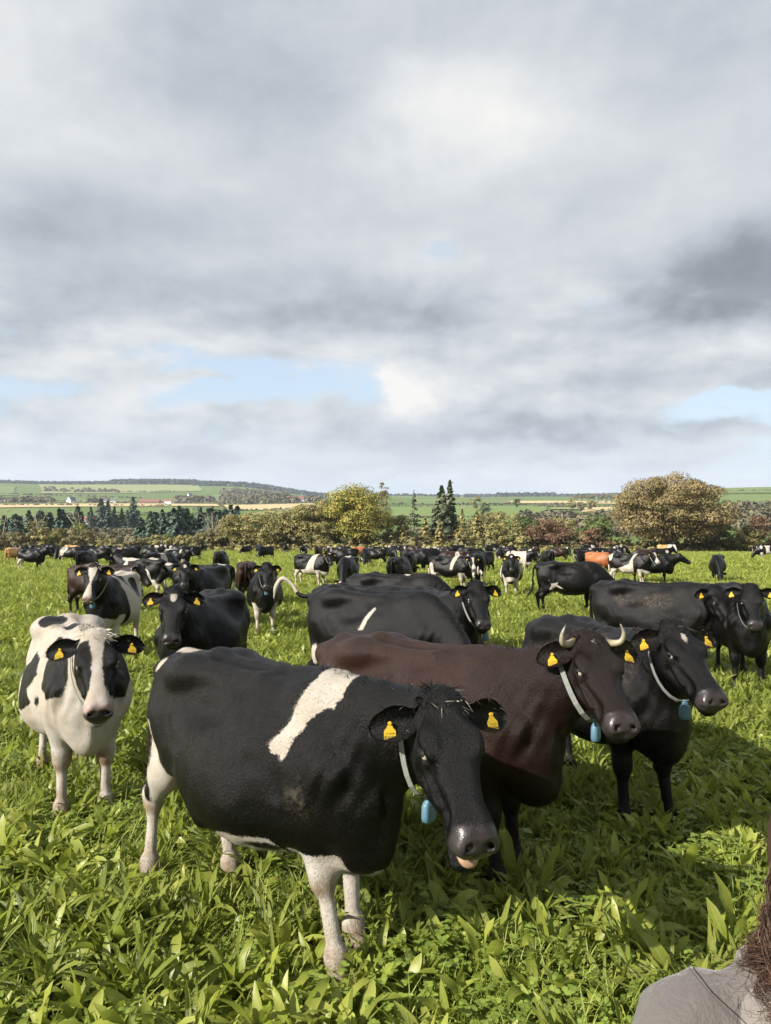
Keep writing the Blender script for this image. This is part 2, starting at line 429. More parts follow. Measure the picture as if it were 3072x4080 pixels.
        add(lambda P, a=a, b=b, r0=r0, r1=r1, fl=fl, sj=sj: rcone(P, a, b, r0, r1, fl, sj), [a, b], max(r0, r1)+.08, .10)
    add(lambda P: rcone(P, s1+np.array([-.05, 0, -.05]), throat+(s1-throat)*.2, .20, .085, .55, sd), [s1, throat], .28, .10)
    # dewlap and brisket
    dl = (s1*.45+throat*.55)+np.array([0, 0, -.07])
    add(lambda P: rcone(P, (.78, 0, .64-dp), dl, .095, .06, .45, sd), [(.78, 0, .64-dp), dl], .18, .09)
    add(lambda P: ellip(P, (.76, 0, .63-dp), (.17, .13, .15)), [(.76, 0, .63-dp)], .28, .10)
    # head
    def HP(P): return ((P-poll)@R)/HS
    hb = [poll+HS*R@np.array([a, b, c]) for a in (-.05, .6) for b in (-.13, .13) for c in (-.22, .06)]
    op = pz.get('mouth', 0.0)
    add(lambda P: loft(HP(P), HEAD, 2.5, -.02), hb, .06, .055)
    for s in (1, -1):
        c = poll+HS*R@np.array([.185, s*.092, .008])
        add(lambda P, s=s: ellip(HP(P), (.175, s*.088, .018), (.065, .040, .034)), [c], .14, .03)
        c2 = poll+HS*R@np.array([.15, s*.07, -.12])
        add(lambda P, s=s: ellip(HP(P), (.14, s*.062, -.115), (.11, .05, .085)), [c2], .22, .05)
        c3 = poll+HS*R@np.array([.33, s*.1, -.075])
        add(lambda P, s=s: rcone(HP(P), (.25, s*.118, -.075), (.42, s*.092, -.055), .026, .022), [c3], .2, .05, '-')
        c4 = poll+HS*R@np.array([.53, s*.048, -.03])
        add(lambda P, s=s: rcone(HP(P), (.535, s*.038, -.022), (.555, s*.056, -.040), .029, .026), [c4], .1, .02)
        add(lambda P, s=s: rcone(HP(P), (.566, s*.034, -.022), (.554, s*.064, -.044), .012, .009), [c4], .12, .012, '-')
        c5 = poll+HS*R@np.array([.205, s*.105, -.012])
        add(lambda P, s=s: ellip(HP(P), (.205, s*.128, -.012), (.032, .026, .022)), [c5], .1, .015, '-')
    for s in (1, -1):
        # brow, lower lid and facial crest
        c6 = poll+HS*R@np.array([.205, s*.11, .0])
        add(lambda P, s=s: rcone(HP(P), (.172, s*.108, .016), (.236, s*.104, .012), .013, .011), [c6], .11, .014)
        add(lambda P, s=s: rcone(HP(P), (.178, s*.112, -.038), (.234, s*.108, -.034), .010, .009), [c6], .12, .016)
        c7 = poll+HS*R@np.array([.31, s*.09, -.07])
        add(lambda P, s=s: rcone(HP(P), (.235, s*.103, -.066), (.37, s*.083, -.088), .014, .010), [c7], .16, .03)
    # lips: mouth line, lower lip, chin; an open mouth drops the lower jaw
    mz = -.100
    dn = op
    add(lambda P: rcone(HP(P), (.42, 0, -.150-dn*.4), (.538, 0, -.130-dn), .030, .030, 1.75, np.array([0, 1., 0])), [poll+HS*R@np.array([.47, 0, -.14-dn])], .17, .02)
    def slit(P):
        Q = HP(P)
        zz = mz-.012 - np.clip((Q[..., 0]-.36)/.22, 0, 1)*dn*.55
        th = .004+np.clip((Q[..., 0]-.37)/.2, 0, 1)*dn*.46
        return np.maximum(np.maximum(np.abs(Q[..., 2]-zz)-th, .385-Q[..., 0]), np.abs(Q[..., 1])-.13)
    if dn > 0: add(slit, [poll+HS*R@np.array([.48, 0, -.1-dn/2])], .2, .008, '-')
    # poll knob
    add(lambda P: ellip(HP(P), (-.015, 0, .012), (.06, .085, .05)), [poll], .16, .05)
    return L, poll, R, legs

def vnoise(P, scale, seed=0):
    Q = P*scale; I = np.floor(Q).astype(np.int64); f = Q-I; f = f*f*(3-2*f)
    def hsh(i, j, k):
        n = (i*374761393+j*668265263+k*2147483647+seed*1013904223) & 0xffffffff
        n = ((n ^ (n >> 13))*1274126177) & 0xffffffff
        return ((n ^ (n >> 16)) & 0xffff)/65535.0
    r = 0
    for a in (0, 1):
        for b in (0, 1):
            for c in (0, 1):
                r = r+hsh(I[:, 0]+a, I[:, 1]+b, I[:, 2]+c)*(f[:, 0] if a else 1-f[:, 0])*(f[:, 1] if b else 1-f[:, 1])*(f[:, 2] if c else 1-f[:, 2])
    return r-.5
def relief(V, F, poll, R, hs):
    # ribs, neck folds and the small hollows of a lean hide
    a, b, c, d = (V[F[:, k]] for k in range(4))
    fn = np.cross(c-a, d-b); N = np.zeros_like(V)
    for k in range(4): np.add.at(N, F[:, k], fn)
    N /= np.linalg.norm(N, axis=1)[:, None]+1e-12
    H = (V-poll)@R/hs
    x, y, z = V.T
    sm = lambda v, p, q: np.clip((v-p)/(q-p), 0, 1)**2*(3-2*np.clip((v-p)/(q-p), 0, 1))
    head = (H[:, 0] > -.02) & (H[:, 0]-.5*H[:, 2] > 0) & (np.abs(H[:, 1]) < .16) & (H[:, 2] > -.3)
    side = sm(np.abs(y), .12, .26)
    rib = np.sin((x+.22*(z-.9))*2*math.pi/.088)*sm(x, -.30, -.16)*sm(-x, -.42, -.30)*sm(z, .66, .80)*sm(-z, -1.24, -1.08)*side
    nk = sm(x, .58, .72)*(~head)
    fold = np.sin((x*.8-z*.35+.12*vnoise(V, 3.0, 5))*2*math.pi/.075)*nk*sm(z, .62, .8)*sm(-z, -1.32, -1.1)
    fl = np.sin((x*.9+z*.6)*2*math.pi/.10)*sm(-x, .34, .44)*sm(x, -.66, -.52)*sm(z, .78, .9)*sm(-z, -1.15, -1.02)*side
    amp = .0009*rib*(1+2*vnoise(V, 4, 9))+.0042*fold*(.6+1.4*vnoise(V, 5, 4))+.0015*fl+np.where(head, .004, .020)*vnoise(V, 4.5, 1)+np.where(head, .003, .009)*vnoise(V, 13, 2)
    # skull: veins and cheek lines
    amp += np.where(head, .006*vnoise(V, 22, 7), 0)
    return V+N*amp[:, None]*sm(z, .05, .3)[:, None]
def cow_skin(pz, h):
    global HS
    HS = pz.get('hs', 1.08)
    L, poll, R, legs = cow_parts(pz)
    lo = np.min([l[1] for l in L if l[4] == '+'], 0)-2*h; hi = np.max([l[2] for l in L if l[4] == '+'], 0)+2*h
    lo[2] = max(lo[2], -LEG-.06)
    dims = np.ceil((hi-lo)/h).astype(int)+1
    D = np.full(dims, .25, np.float32)
    ax = [lo[i]+h*np.arange(dims[i]) for i in range(3)]
    for fn, a, b, k, op in L:
        i0 = np.maximum(np.floor((a-lo)/h).astype(int)-1, 0); i1 = np.minimum(np.ceil((b-lo)/h).astype(int)+2, dims)
        if (i1 <= i0).any(): continue
        sl = tuple(slice(i0[i], i1[i]) for i in range(3))
        X, Y, Z = np.meshgrid(ax[0][sl[0]], ax[1][sl[1]], ax[2][sl[2]], indexing='ij')
        P = np.stack([X, Y, Z], -1)
        d = fn(P)
        if op == '+':
            D[sl] = smin(D[sl], d, k)
        else:
            D[sl] = -smin(-D[sl], d, k)
    V, F = surface_nets(D, lo, h)
    if h < .04: V = relief(V, F, poll, R, HS)
    return V, F, poll, R, legs

def tube_mesh(pts, rad, nseg=8, closed=True):
    pts = np.asarray(pts, float); n = len(pts)
    rad = np.broadcast_to(np.asarray(rad, float), (n,))
    T = np.gradient(pts, axis=0); T /= np.linalg.norm(T, axis=1)[:, None]+1e-9
    ref = np.array([0.3, .2, 1.]) if abs(T[0, 2]) < .9 else np.array([1., .1, 0])
    V = []; F = []
    u = np.cross(T[0], ref); u /= np.linalg.norm(u)
    for i in range(n):
        u = u-T[i]*np.dot(u, T[i]); u /= np.linalg.norm(u)+1e-9
        w = np.cross(T[i], u)
        for k in range(nseg):
            a = 2*math.pi*k/nseg
            V.append(pts[i]+rad[i]*(u*math.cos(a)+w*math.sin(a)))
    for i in range(n-1):
        for k in range(nseg):
            k2 = (k+1) % nseg
            F.append((i*nseg+k, i*nseg+k2, (i+1)*nseg+k2, (i+1)*nseg+k))
    if closed:
        F.append(tuple(range(nseg))[::-1]); F.append(tuple((n-1)*nseg+k for k in range(nseg)))
    return np.array(V), F

def spline(pts, n):
    pts = np.asarray(pts, float); t = np.linspace(0, 1, len(pts)); q = np.linspace(0, 1, n)
    return np.stack([catm(t, pts[:, k], q) for k in range(pts.shape[1])], 1)

def ear_mesh(s, droop, fwd, cup=1.0, nu=11, nv=9):
    """head-frame ear, s = +1/-1 side. Leaf outline, cupped towards the front, thick"""
    base = np.array([.045, s*.088, -.015])
    L_ = .205
    ax = np.array([fwd, s*1.0, -droop]); ax /= np.linalg.norm(ax)
    fr = np.array([.42, s*.12, .85]); fr -= ax*np.dot(fr, ax); fr /= np.linalg.norm(fr)     # facing of the open side
    wd = np.cross(ax, fr)
    V = []; F = []
    for side_ in (0, 1):
        for i in range(nu):
            t = i/(nu-1)
            hw = max(.064*max(0, 1-((t-.52)/.50)**2)**.62, .040*(1-t)**2*(1.2-t)) + .003
            for j in range(nv):
                q = -1+2*j/(nv-1)
                dep = (q*q)*.042*cup*math.sin(math.pi*min(1, t*.8+.2)) - .008*(1-q*q)
                p = base+ax*(t*L_)+wd*(q*hw)+fr*dep
                th = .009*(1-abs(q)**3)*(1-t**4)+.0015
                V.append(p+fr*(th if side_ == 0 else -th*1.6))
    o = nu*nv
    for i in range(nu-1):
        for j in range(nv-1):
            a, b, c, d = i*nv+j, i*nv+j+1, (i+1)*nv+j+1, (i+1)*nv+j
            F.append((a, b, c, d) if s > 0 else (d, c, b, a))
            F.append((o+d, o+c, o+b, o+a) if s > 0 else (o+a, o+b, o+c, o+d))
    rim = [(i*nv) for i in range(nu)]+[(nu-1)*nv+j for j in range(1, nv)]+[i*nv+nv-1 for i in range(nu-2, -1, -1)]+[j for j in range(nv-2, 0, -1)]
    m = len(rim)
    for i in range(m):
        a, b = rim[i], rim[(i+1) % m]
        F.append((b, a, o+a, o+b) if s > 0 else (a, b, o+b, o+a))
    return np.array(V), F, (base, ax, fr, wd)

def poly_sd(x, z, poly):
    poly = np.asarray(poly, float); n = len(poly)
    d = np.full(x.shape, 1e9); ins = np.zeros(x.shape, bool)
    for i in range(n):
        a, b = poly[i], poly[(i+1) % n]
        e = b-a; wx, wz = x-a[0], z-a[1]
        t = np.clip((wx*e[0]+wz*e[1])/(e@e+1e-12), 0, 1)
        d = np.minimum(d, (wx-e[0]*t)**2+(wz-e[1]*t)**2)
        c = ((a[1] > z) != (b[1] > z)) & (x < (b[0]-a[0])*(z-a[1])/(b[1]-a[1]+1e-12)+a[0])
        ins ^= c
    d = np.sqrt(d)
    return np.where(ins, d, -d)

def coat_value(V, H, legs, rules, headmask):
    """signed measure of white (positive) per vertex from a list of marking rules"""
    val = np.full(len(V), -.2)
    for r in rules:
        sgn, kind = r[0], r[1]
        if kind == 'ell':
            s = (1-np.sqrt((((V-np.array(r[2]))/np.array(r[3]))**2).sum(1)))*min(r[3])
            s = np.where(headmask, -.2, s)
        elif kind == 'mud': continue
        elif kind == 'poly':                              # side, [(x,z)...]
            s = poly_sd(V[:, 0], V[:, 2], r[3])
            s = np.where((V[:, 1]*r[2] < -.02) | headmask, np.minimum(s, -.05), s)
        elif kind == 'top':                               # seen from above: [(x,y)...] above z
            s = np.minimum(poly_sd(V[:, 0], V[:, 1], r[3]), V[:, 2]-r[2])
            s = np.where(headmask, -.2, s)
        elif kind == 'sock':                              # leg index, height
            a = legs[r[2]]
            t_ = np.clip((V[:, 2]-a[2][2])/(a[0][2]-a[2][2]), 0, 1)
            lx = a[2][0]+(a[0][0]-a[2][0])*t_; ly = a[2][1]+(a[0][1]-a[2][1])*t_
            if r[2] > 1: lx = lx-.10*np.sin(np.pi*np.clip(V[:, 2]/.9, 0, 1))
            dd = np.hypot(V[:, 0]-lx, V[:, 1]-ly)
            s = np.minimum(r[3]-V[:, 2], (.155 if r[2] < 2 else .20)-dd)
        elif kind == 'head':                              # head-frame polygon on the face (u, v)
            s = np.where(headmask & (H[:, 2] > -.12), poly_sd(H[:, 0], H[:, 1], r[2]), -.2)
        elif kind == 'hell':
            s = (1-np.sqrt((((H-np.array(r[2]))/np.array(r[3]))**2).sum(1)))*min(r[3])
            s = np.where(headmask, s, -.2)
        s = np.clip(s, -.2, .2)
        val = np.maximum(val, s) if sgn > 0 else np.minimum(val, -s)
    return val
# ---------------------------------------------------------------- terrain: sloping pasture, shallow valley, far hills
_RR = np.array([0, 60, 135, 180, 250, 330, 420, 600, 900, 1300, 1900, 3000, 3800, 5000, 8000.])
_DL = np.array([0, 0, .0742, .083, .084, .066, .050, .033, .020, .0115, .005, -.0125, -.0165, -.012, .002])
_DC = np.array([0, 0, .0742, .083, .086, .072, .055, .035, .0175, .009, .004, .0015, .0005, .0008, .003])
_DR = np.array([0, 0, .0742, .083, .086, .066, .050, .028, .010, -.004, -.010, -.004, .001, .001, .003])
def _zp(r, D):
    z = 2.05-np.interp(r, _RR, D)*r
    # smooth the kinks of the far profile a little
    return z
def ground(x, y):
    x = np.asarray(x, float); y = np.asarray(y, float)
    r = np.sqrt(x*x+y*y); az = np.degrees(np.arctan2(x, np.maximum(y, 1e-6)))
    az = np.where(y <= 0, np.sign(x)*90, az)
    zn = -.059*y + .10*np.sin(x*.09+y*.05)*np.clip(r/40, 0, 1)
    zn = np.where(y < 0, -.02*y, zn)-.13
    zn = zn - np.where(y > 100, 0, 0)
    c = np.clip((az+12)/8, 0, 1); c = c*c*(3-2*c)
    q = np.clip((az-19)/6, 0, 1); q = q*q*(3-2*q)
    rr = np.maximum(r, 60)
    zf = _zp(rr, _DL)*(1-c)+_zp(rr, _DC)*c
    zf = zf*(1-q)+_zp(rr, _DR)*q
    zf = zf + np.sin(x*.006+1.3)*np.sin(y*.004+.5)*np.clip((r-700)/1500, 0, 1)*5
    t = np.clip((y-118)/30, 0, 1); t = t*t*(3-2*t)
    side = np.clip((np.abs(az)-50)/25, 0, 1)
    zf = zf*(1-side)+(-.059*np.maximum(y, 0))*side*np.clip(1-r/3000, 0, 1)
    return np.where(y > 0, zn*(1-t)+zf*t, zn)
def gz(x, y): return float(ground(x, y))

def mat_soil():
    m = bpy.data.materials.new('pasture_soil'); t = NT(m)
    g = t.n('ShaderNodeNewGeometry').outputs['Position']
    f = t.noise(g, 2.2, 6, .62); f2 = t.noise(g, .12, 4, .55); f3 = t.noise(g, 14, 3, .6)
    c = t.ramp(f, [(.30, (.13, .15, .026)), (.55, (.25, .28, .044)), (.75, (.34, .36, .062))])
    c = t.mix(t.math('MULTIPLY', f2, .5), c, (.105, .150, .030))
    far = t.ramp(f2, [(.3, (.060, .105, .022)), (.7, (.115, .155, .035))])
    sp = t.n('ShaderNodeSeparateXYZ', {0: g})
    mr = t.n('ShaderNodeMapRange', {0: sp.outputs[1], 1: 115.0, 2: 150.0})
    c = t.mix(mr.outputs[0], c, far)
    b = t.n('ShaderNodeBsdfPrincipled', {'Base Color': c, 'Roughness': .9, 'Specular IOR Level': .15})
    bp = t.n('ShaderNodeBump', {'Strength': .7, 'Distance': .05, 'Height': f3}); t.t.links.new(bp.outputs[0], b.inputs['Normal'])
    t.out(b.outputs[0]); return m
def build_terrain():
    az = np.concatenate([np.linspace(-180, -62, 24, endpoint=False), np.linspace(-62, -33, 40, endpoint=False), np.linspace(-33, 33, 220, endpoint=False), np.linspace(33, 62, 40, endpoint=False), np.linspace(62, 180, 24, endpoint=False)])
    rr = np.concatenate([[.3], np.geomspace(1.0, 110, 60), np.geomspace(114, 7500, 120)])
    A, Rr = np.meshgrid(np.radians(az), rr, indexing='ij')
    X = np.sin(A)*Rr; Y = np.cos(A)*Rr
    Z = ground(X, Y)
    n, m = X.shape
    V = np.stack([X, Y, Z], -1).reshape(-1, 3)
    i = np.arange(n)[:, None]; j = np.arange(m-1)[None, :]
    i2 = (i+1) % n
    F = np.stack([i*m+j, i*m+j+1, i2*m+j+1, i2*m+j], -1).reshape(-1, 4)
    V = np.concatenate([V, [[0, 0, 0]]])
    me = mesh_data('terrain', V, F[:, ::-1].copy(), True, [mat_soil()])
    o = link('terrain', me); tag(o, kind='structure')
build_terrain()

# far fields: sheets laid on the hillsides, each its own piece of land
def field_mat(name, c0, c1, rows=0.0):
    if name in MAT: return MAT[name]
    m = bpy.data.materials.new(name); t = NT(m)
    g = t.n('ShaderNodeNewGeometry').outputs['Position']
    f = t.noise(g, .012, 5, .6)
    c = t.mix(t.ramp(f, [(.35, (0, 0, 0)), (.65, (1, 1, 1))]), c0, c1)
    f3 = t.noise(g, .25, 4, .65)
    c = t.mix(.5, c, t.mix(f3, tuple(x*.72 for x in c0), tuple(x*1.25 for x in c1)))
    if rows:
        w = t.n('ShaderNodeTexWave', {'Vector': g, 'Scale': rows, 'Distortion': 1.5, 'Detail': 2.0})
        c = t.mix(t.math('MULTIPLY', w.outputs[1], .25), c, tuple(x*.6 for x in c0))
    b = t.n('ShaderNodeBsdfPrincipled', {'Base Color': c, 'Roughness': .95, 'Specular IOR Level': .1})
    t.out(b.outputs[0]); MAT[name] = m; return m
FM = {'green': field_mat('far_pasture', (.10, .145, .045), (.14, .18, .06)), 'bright': field_mat('far_meadow', (.115, .165, .05), (.145, .195, .06)), 'pale': field_mat('far_dry_pasture', (.17, .20, .075), (.22, .24, .10)),
      'stubble': field_mat('far_stubble', (.40, .31, .16), (.50, .40, .22), .02), 'moor': field_mat('far_rough', (.10, .115, .055), (.15, .15, .08))}
def field(name, kind, az0, az1, r0, r1, tilt=0.0, tilt2=0.0):
    n = 14; k = 10
    V = []
    for a in range(n+1):
        u = a/n
        for b in range(k+1):
            w = b/k
            rr = (r0*(1+tilt*(u-.5)))*(1-w)+(r1*(1+tilt2*(u-.5)))*w
            A = R2(az0+(az1-az0)*u + .12*math.sin(w*5+a))
            x, y = math.sin(A)*rr, math.cos(A)*rr
            V.append((x, y, gz(x, y)+.35+rr*.0006))
    F = [(a*(k+1)+b, (a+1)*(k+1)+b, (a+1)*(k+1)+b+1, a*(k+1)+b+1) for a in range(n) for b in range(k)]
    o = link(name, mesh_data(name, V, F, True, [FM[kind]])); tag(o, kind='structure')
for f in [('green_field', 'bright', -20.9, -18.6, 430, 560), ('stubble_field', 'stubble', -31, -16.5, 1130, 1330, .05, .06), ('stubble_field', 'stubble', -16.2, -12.7, 1180, 1330), ('stubble_field', 'stubble', -12.2, -5.0, 930, 1270, -.10, .02),
          ('pasture_field', 'green', -20.5, -14.5, 800, 1080), ('pasture_field', 'green', -31, -25, 700, 1050), ('dry_field', 'pale', -31, -18, 1400, 1560), ('pasture_field', 'green', -31, -19, 1650, 1950), ('hill_pasture', 'pale', -25, -14, 2450, 3250, .08, 0), ('pasture_field', 'green', -17, -12.5, 1500, 1800),
          ('pasture_field', 'green', -13, -7, 1700, 2300), ('dry_field', 'pale', -10.5, -6, 760, 880, 0, .1), ('pasture_field', 'bright', -9.0, -6.0, 640, 740), ('green_field', 'bright', .4, 4.3, 720, 1080), ('green_field', 'bright', 4.5, 12.4, 700, 1120, .12, -.1), ('pasture_field', 'green', .5, 13.5, 570, 680),
          ('stubble_field', 'stubble', 9.5, 17.3, 1250, 1620, -.06, .1), ('stubble_field', 'stubble', 14.8, 17.5, 860, 1020, .05, .05), ('pasture_field', 'green', 2.0, 9.5, 1250, 1700), ('dry_field', 'pale', 12.5, 15.0, 900, 1020), ('hill_pasture', 'green', 23.5, 34, 800, 1180), ('hill_pasture', 'green', 23.5, 36, 1240, 1900), ('pasture_field', 'green', -31, -26.5, 2100, 2900)]:
    field(*f)
# ---------------------------------------------------------------- trees, shrubs, woods
def leaf_mat(name, cols, trans=.25, scale=.35, rough=.65):
    if name in MAT: return MAT[name]
    m = bpy.data.materials.new(name); t = NT(m)
    at = t.n('ShaderNodeAttribute', attribute_name='tone').outputs['Fac']
    g = t.n('ShaderNodeNewGeometry').outputs['Position']
    f = t.math('ADD', t.math('MULTIPLY', at, .75), t.math('MULTIPLY', t.noise(g, scale, 3, .6), .5))
    c = t.ramp(t.math('SUBTRACT', f, .1), [(0.1+.75*i/(len(cols)-1), c) for i, c in enumerate(cols)])
    d = t.n('ShaderNodeBsdfPrincipled', {'Base Color': c, 'Roughness': rough, 'Specular IOR Level': .25})
    tr = t.n('ShaderNodeBsdfTranslucent', {'Color': c})
    mx = t.n('ShaderNodeMixShader', {0: trans, 1: (d, 0), 2: (tr, 0)})
    t.out(mx.outputs[0]); MAT[name] = m; return m
BARK = simple_mat('bark', (.13, .105, .08), .9, .4, 3, .1, .3)
PALEBARK = simple_mat('pale_bark', (.30, .26, .20), .9, .35, 3, .1, .3)
LM = {'beech': leaf_mat('leaves_beech', [(0.088, 0.0805, 0.0352), (0.176, 0.1437, 0.061), (0.2691, 0.207, 0.0915), (0.3105, 0.23, 0.1173)]),
      'yellow': leaf_mat('leaves_yellow_green', [(0.0743, 0.1013, 0.0243), (0.1755, 0.1823, 0.0405), (0.3105, 0.2767, 0.0607), (0.405, 0.3375, 0.081)]),
      'olive': leaf_mat('leaves_olive', [(0.064, 0.088, 0.032), (0.152, 0.16, 0.0576), (0.272, 0.24, 0.088), (0.352, 0.288, 0.12)]),
      'green': leaf_mat('leaves_green', [(0.0375, 0.0675, 0.021), (0.0825, 0.1275, 0.0375), (0.15, 0.18, 0.0525)]),
      'ivy': leaf_mat('leaves_ivy', [(0.065, 0.104, 0.0156), (0.195, 0.234, 0.026), (0.312, 0.325, 0.039)]),
      'red': leaf_mat('leaves_red', [(0.085, 0.062, 0.036), (0.15, 0.092, 0.055), (0.2, 0.115, 0.07)]),
      'brown': leaf_mat('leaves_brown', [(0.085, 0.08, 0.04), (0.165, 0.15, 0.068), (0.25, 0.215, 0.098)]),
      'spruce': leaf_mat('needles_spruce', [(0.024, 0.044, 0.034), (0.046, 0.076, 0.056), (0.08, 0.11, 0.078)], .08),
      'pine': leaf_mat('needles_pine', [(0.04, 0.058, 0.032), (0.085, 0.105, 0.056), (0.145, 0.155, 0.085)], .1),
      'larch': leaf_mat('needles_larch', [(0.105, 0.105, 0.0392), (0.224, 0.196, 0.07), (0.35, 0.28, 0.105)], .2),
      'farwood': leaf_mat('leaves_far_wood', [(0.0585, 0.0624, 0.0338), (0.1105, 0.1014, 0.0546), (0.169, 0.143, 0.078)], .1, .02),
      'farspruce': leaf_mat('needles_far_spruce', [(.014, .026, .022), (.026, .042, .034), (.04, .058, .042)], .05, .02)}

def quads_from(C, Nn, size, rng, aspect=1.0, tone=None):
    """leaf quads at centres C facing roughly Nn"""
    n = len(C)
    Nn = Nn/(np.linalg.norm(Nn, axis=1)[:, None]+1e-9)
    a = rng.normal(size=(n, 3)); u = np.cross(Nn, a); u /= np.linalg.norm(u, axis=1)[:, None]+1e-9
    w = np.cross(Nn, u)
    s = size*rng.uniform(.6, 1.4, n)[:, None]
    u = u*s*.5*aspect; w = w*s*.5
    b = Nn*s*.16
    V = np.stack([C-u-b, C-w*.9, C+u-b, C+w*.9+b], 1).reshape(-1, 3)
    F = np.arange(4*n).reshape(-1, 4)
    T = None if tone is None else np.repeat(tone, 4)
    return V, F, T

def crown_leaves(w, d, h, z0, n, leaf, seed, shape='round', clumps=60, open_=.0, lean=(0, 0)):
    rng = np.random.default_rng(seed)
    # clump centres inside the envelope, more of them near its skin
    C = []; Rk = []
    while len(C) < clumps:
        p = rng.uniform(-1, 1, 3)
        r = np.linalg.norm(p)
        if r > 1: continue
        if r < .45 and rng.random() < .75: continue
        zz = (p[2]+1)/2
        if shape == 'round': k = 1.0
        elif shape == 'broad': k = .70+.42*math.sin(math.pi*min(1, (1-zz)*.62+.18))
        elif shape == 'mound': k = 1.1-.25*zz
        elif shape == 'tall': k = .9-.35*zz
        else: k = 1
        C.append(((p[0]*k*.86)*w/2+lean[0]*zz, (p[1]*k*.86)*d/2+lean[1]*zz, z0+h*(.05+.90*zz))); Rk.append(rng.uniform(.09, .17)*min(w, h*1.3)*(1.0 if shape != 'broad' else .72))
    C = np.array(C); Rk = np.array(Rk)
    idx = rng.integers(0, clumps, n)
    dr = rng.normal(size=(n, 3)); dr /= np.linalg.norm(dr, axis=1)[:, None]
    dr[:, 2] = np.where(rng.random(n) < .7, np.abs(dr[:, 2]), dr[:, 2])
    rad = Rk[idx]*rng.uniform(.55, 1.12, n)**.6
    P = C[idx]+dr*rad[:, None]*np.array([1.15, 1.15, .72])
    ct = rng.uniform(0, 1, clumps)
    tone = np.clip(ct[idx]*.65+rng.uniform(0, .45, n), 0, 1)
    P[:, 2] = np.maximum(P[:, 2], z0*.6+.1)
    V, F, T = quads_from(P, dr+np.array([0, 0, .35]), leaf, rng, 1.0, tone)
    return V, F, T, C

def limbs(mb, base, C, rng, r0, nl, hfork):
    base = np.array(base, float)
    top = base+np.array([rng.normal()*.2, rng.normal()*.2, hfork])
    mb.tube(spline([base-np.array([0, 0, .4]), (base+top)/2+rng.normal(size=3)*.08, top], 6), np.linspace(r0*1.25, r0*.8, 6), 7)
    for i in range(nl):
        c = C[rng.integers(len(C))]
        m = top*.5+c*.5+np.array([0, 0, .12*np.linalg.norm(c-top)])
        mb.tube(spline([top-np.array([0, 0, hfork*.25*rng.random()]), m, c], 6), np.linspace(r0*.5, r0*.08, 6), 5)

def broadleaf(name, label, cat, x, y, w, h, kind, n=5000, leaf=.34, seed=0, shape='round', clumps=60, z0=.8, trunk=.25, bark=None, group=None, d=None, fork=None, nl=14, lean=(0, 0)):
    rng = np.random.default_rng(seed+991)
    root = link(name, None, loc=(x, y, gz(x, y))); tag(root, label, cat, group)
    V, F, T, C = crown_leaves(w, d or w, h-z0, z0, n, leaf, seed, shape, clumps, lean=lean)
    link('crown', mesh_data('crown', V, F, False, [LM[kind]], {'tone': T}), root)
    mb = MB(); limbs(mb, (0, 0, 0), C, rng, trunk, nl, fork or max(.6, z0*1.2))
    mb.build('trunk', bark or BARK, root)
    return root

def conifer_geo(h, w, whorls, seed, droop=.35, n_per=15, leaf=.5, ragged=0.0, z0=.06):
    """boughs of a conifer: short drooping sprays set round the stem, longest at the foot"""
    rng = np.random.default_rng(seed)
    P = []; Nn = []; T = []
    nb = int(whorls*n_per*1.1)
    side = rng.uniform(.75, 1.2, 8)
    for i in range(nb):
        t = rng.uniform(0, 1)**1.35; z = h*(z0+(1-z0)*t)
        a = rng.uniform(0, 2*math.pi)
        if ragged and (math.sin(t*19+seed)+math.sin(a*2+t*7)) < -2+ragged*2.6: continue
        rl = w/2*(1-t)**.85*rng.uniform(.72, 1.12)*side[int(a/6.2832*8) % 8]+.05*w*(1-t)
        k = max(2, int(rl/leaf*2.0)+1); tone = rng.uniform(.0, .9)
        for q in range(k):
            s = (q+.8)/k
            P.append((math.cos(a)*rl*s, math.sin(a)*rl*s, z-droop*rl*s+(s**2)*rl*droop*.5+rng.normal()*.06))
            Nn.append((math.cos(a)*.8+rng.normal()*.4, math.sin(a)*.8+rng.normal()*.4, .6)); T.append(np.clip(tone*.8+s*.25, 0, 1))
    for q in range(5): P.append((rng.normal()*.03*w, rng.normal()*.03*w, h*(.93+.015*q))); Nn.append((rng.normal(), rng.normal(), .2)); T.append(.5)
    V, F, T = quads_from(np.array(P), np.array(Nn), leaf, rng, 1.2, np.array(T))
    return V, F, T
_CON = {}
def conifer(name, label, x, y, h, w, kind='spruce', var=0, whorls=16, group=None, leaf=.55, ragged=0.0, droop=.35, z0=.06, n_per=15, trunk=.18):
    key = (kind, var, whorls, round(leaf, 2), ragged)
    if key not in _CON:
        V, F, T = conifer_geo(10, 10*w/h, whorls, var*7+3, droop, n_per, leaf*10/h, ragged, z0)
        mb = MB(); mb.tube([(0, 0, -.3), (0, 0, 5), (0, 0, 9.7)], [trunk*10/h*1.2, trunk*10/h*.7, .02], 6)
        tr = mesh_data('trunk', np.concatenate(mb.V), mb.F, True, [BARK])
        _CON[key] = (mesh_data('crown', V, F, False, [LM[kind]], {'tone': T}), tr)
    root = link(name, None, loc=(x, y, gz(x, y)-.1)); tag(root, label, 'tree', group)
    root.scale = (h/10, h/10, h/10); root.rotation_euler = (0, 0, random.Random(x*3.1+y).uniform(0, 6.28))
    link('crown', _CON[key][0], root); link('trunk', _CON[key][1], root)
    return root
